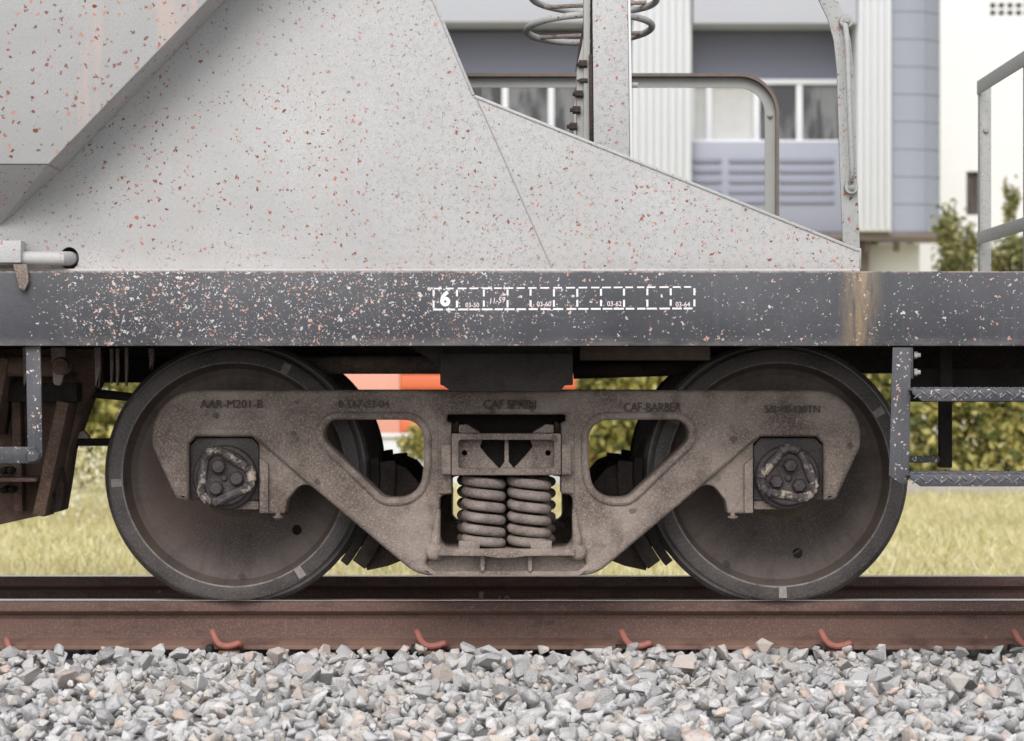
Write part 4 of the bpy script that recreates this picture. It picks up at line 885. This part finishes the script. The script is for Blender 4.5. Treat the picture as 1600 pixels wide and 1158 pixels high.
window(560, 980, 124, 214, (650, 720, 789, 862, 930), ()); window(1084, 1330, 126, 214, (1112, 1187, 1255), (0, 1))
# fluted white pilasters
def pilaster(pxa, pxb, n_):
    x0_, x1_ = PX(pxa,yo), PX(pxb,yo); wd_ = (x1_-x0_)/n_
    p = MB().box(x0_, x1_, yo-.22, yo+.87, ZB+.01, ZT).obj('pilaster', 'white_render', ob, bevel=.01)
    for k in range(n_): MB().box(x0_+k*wd_+.02, x0_+(k+1)*wd_-.045, yo-.30, yo-.221, ZB+.03, ZT).obj('flute', 'white_render', p, bevel=.015)
pilaster(987, 1079, 8); pilaster(1336, 1390, 5); pilaster(560, 640, 7)
# curved corner tower clad in panels
tw = obj('corner_tower', MB().box(PX(1392,yo), PX(1392,yo)+.02, yo+.3, yo+.4, ZB, ZT).mesh('tower_core'), 'facade_panel', ob)
xc0 = PX(1393,yo); rr = .62
def tower_pt(s):     # path across the tower front: flat, then a rounded corner
    fl = .30
    if s < fl: return (xc0+s, yo-.05)
    a_ = (s-fl)/rr; return (xc0+fl+rr*math.sin(a_), yo-.05+rr*(1-math.cos(a_)))
cuts = [0, .60, 1.27]
ph = .47
for r_ in range(13):
    za = ZB+.02+r_*ph; zb2 = za+ph-.012
    for c0, c1 in zip(cuts[:-1], cuts[1:]):
        ss = np.linspace(c0+.003, c1-.003, 7); mb = MB()
        for s0, s1 in zip(ss[:-1], ss[1:]):
            (xa_, ya_), (xb_, yb_) = tower_pt(s0), tower_pt(s1)
            mb.add([(xa_,ya_,za),(xb_,yb_,za),(xb_,yb_,zb2),(xa_,ya_,zb2),(xa_-.0,ya_+.03,za),(xb_-.02,yb_+.03,za),(xb_-.02,yb_+.03,zb2),(xa_-.0,ya_+.03,zb2)], [(0,1,2,3),(7,6,5,4),(0,4,5,1),(3,2,6,7)])
        mb.obj('panel', 'facade_panel', tw)
MB().prism([(0,0),(1,0),(1,1)], 0, 1)
pl = [tower_pt(s) for s in np.linspace(0, 1.27, 14)]
vs = [(x-.02, y+.022, z) for z in (ZB, ZT) for x, y in pl]+[(xc0, yo+4, ZB), (xc0+.9, yo+4, ZB), (xc0, yo+4, ZT), (xc0+.9, yo+4, ZT)]
n = 14
MB().add(vs, [(i, i+1, i+1+n, i+n) for i in range(n-1)]+[(n-1, 2*n+1, 2*n+3, 2*n-1)]).obj('tower_backing', 'facade_panel', tw)
wbox(-400, 1481, 364.5, 373, -.1, 1.38, 'eave', 'eave_brown')
wbox(1362, 1452, 376, 470, 1.0, 1.39, 'entrance_wall', 'cream_wall'); wbox(1348, 1366, 374, 520, .6, .9, 'downpipe_box', 'eave_brown')
for px in (1358, 1404): MB().box(PX(px,yo)-.05, PX(px,yo)+.05, yo+.2, yo+.3, PZ(392,yo), PZ(373.5,yo)).obj('lamp_bracket', 'eave_brown', ob, bevel=.01)
# white building on the right
yw = 44.0
wb = thing('white_building', 'plain white building with a small barred window, far right', 'building', (PX(1640,yw), yw, LAWN))
def w2(pxa, pxb, pya, pyb, yf, yb_, name, mat, par=wb, bev=.01): return MB().box(PX(pxa,yw), PX(pxb,yw), yw+yf, yw+yb_, PZ(pyb,yw), PZ(pya,yw)).obj(name, mat, par, bevel=bev)
mbw = plate('wall', [[tuple(P(x,y,yw).xz) for x,y in ((1300,-220),(2100,-220),(2100,700),(1300,700))], [tuple(P(x,y,yw).xz) for x,y in ((1510,268),(1530,268),(1530,336),(1510,336))]]+[[tuple(P(x,y,yw).xz) for x,y in ((a_,b_),(a_+9,b_),(a_+9,b_+8),(a_,b_+8))] for a_ in (1547,1560.5,1574,1587.5,1601) for b_ in (4.5,16)], yw, yw+.35, .004, 'cream_wall', wb, bres=0)
w2(1300, 2100, -220, 700, .5, 6, 'inner_wall', 'facade_dark')
wn = w2(1510.5, 1529.5, 268.5, 335.5, .2, .22, 'window', 'window_glass')
for k in range(5): MB().box(PX(1512.5+k*4,yw)-.012, PX(1512.5+k*4,yw)+.012, yw+.12, yw+.15, PZ(335.5,yw), PZ(268.5,yw)).obj('bar', 'eave_brown', wn)
cb = thing('overhead_cable', 'thin dark cable crossing in front of the trees', 'cable', tuple(P(1450,379,33)))
MB().tube([P(1300,372,33), P(1450,379,33), P(1540,377,33), P(1760,362,33)], .012, 6).obj('wire', 'eave_brown', cb)
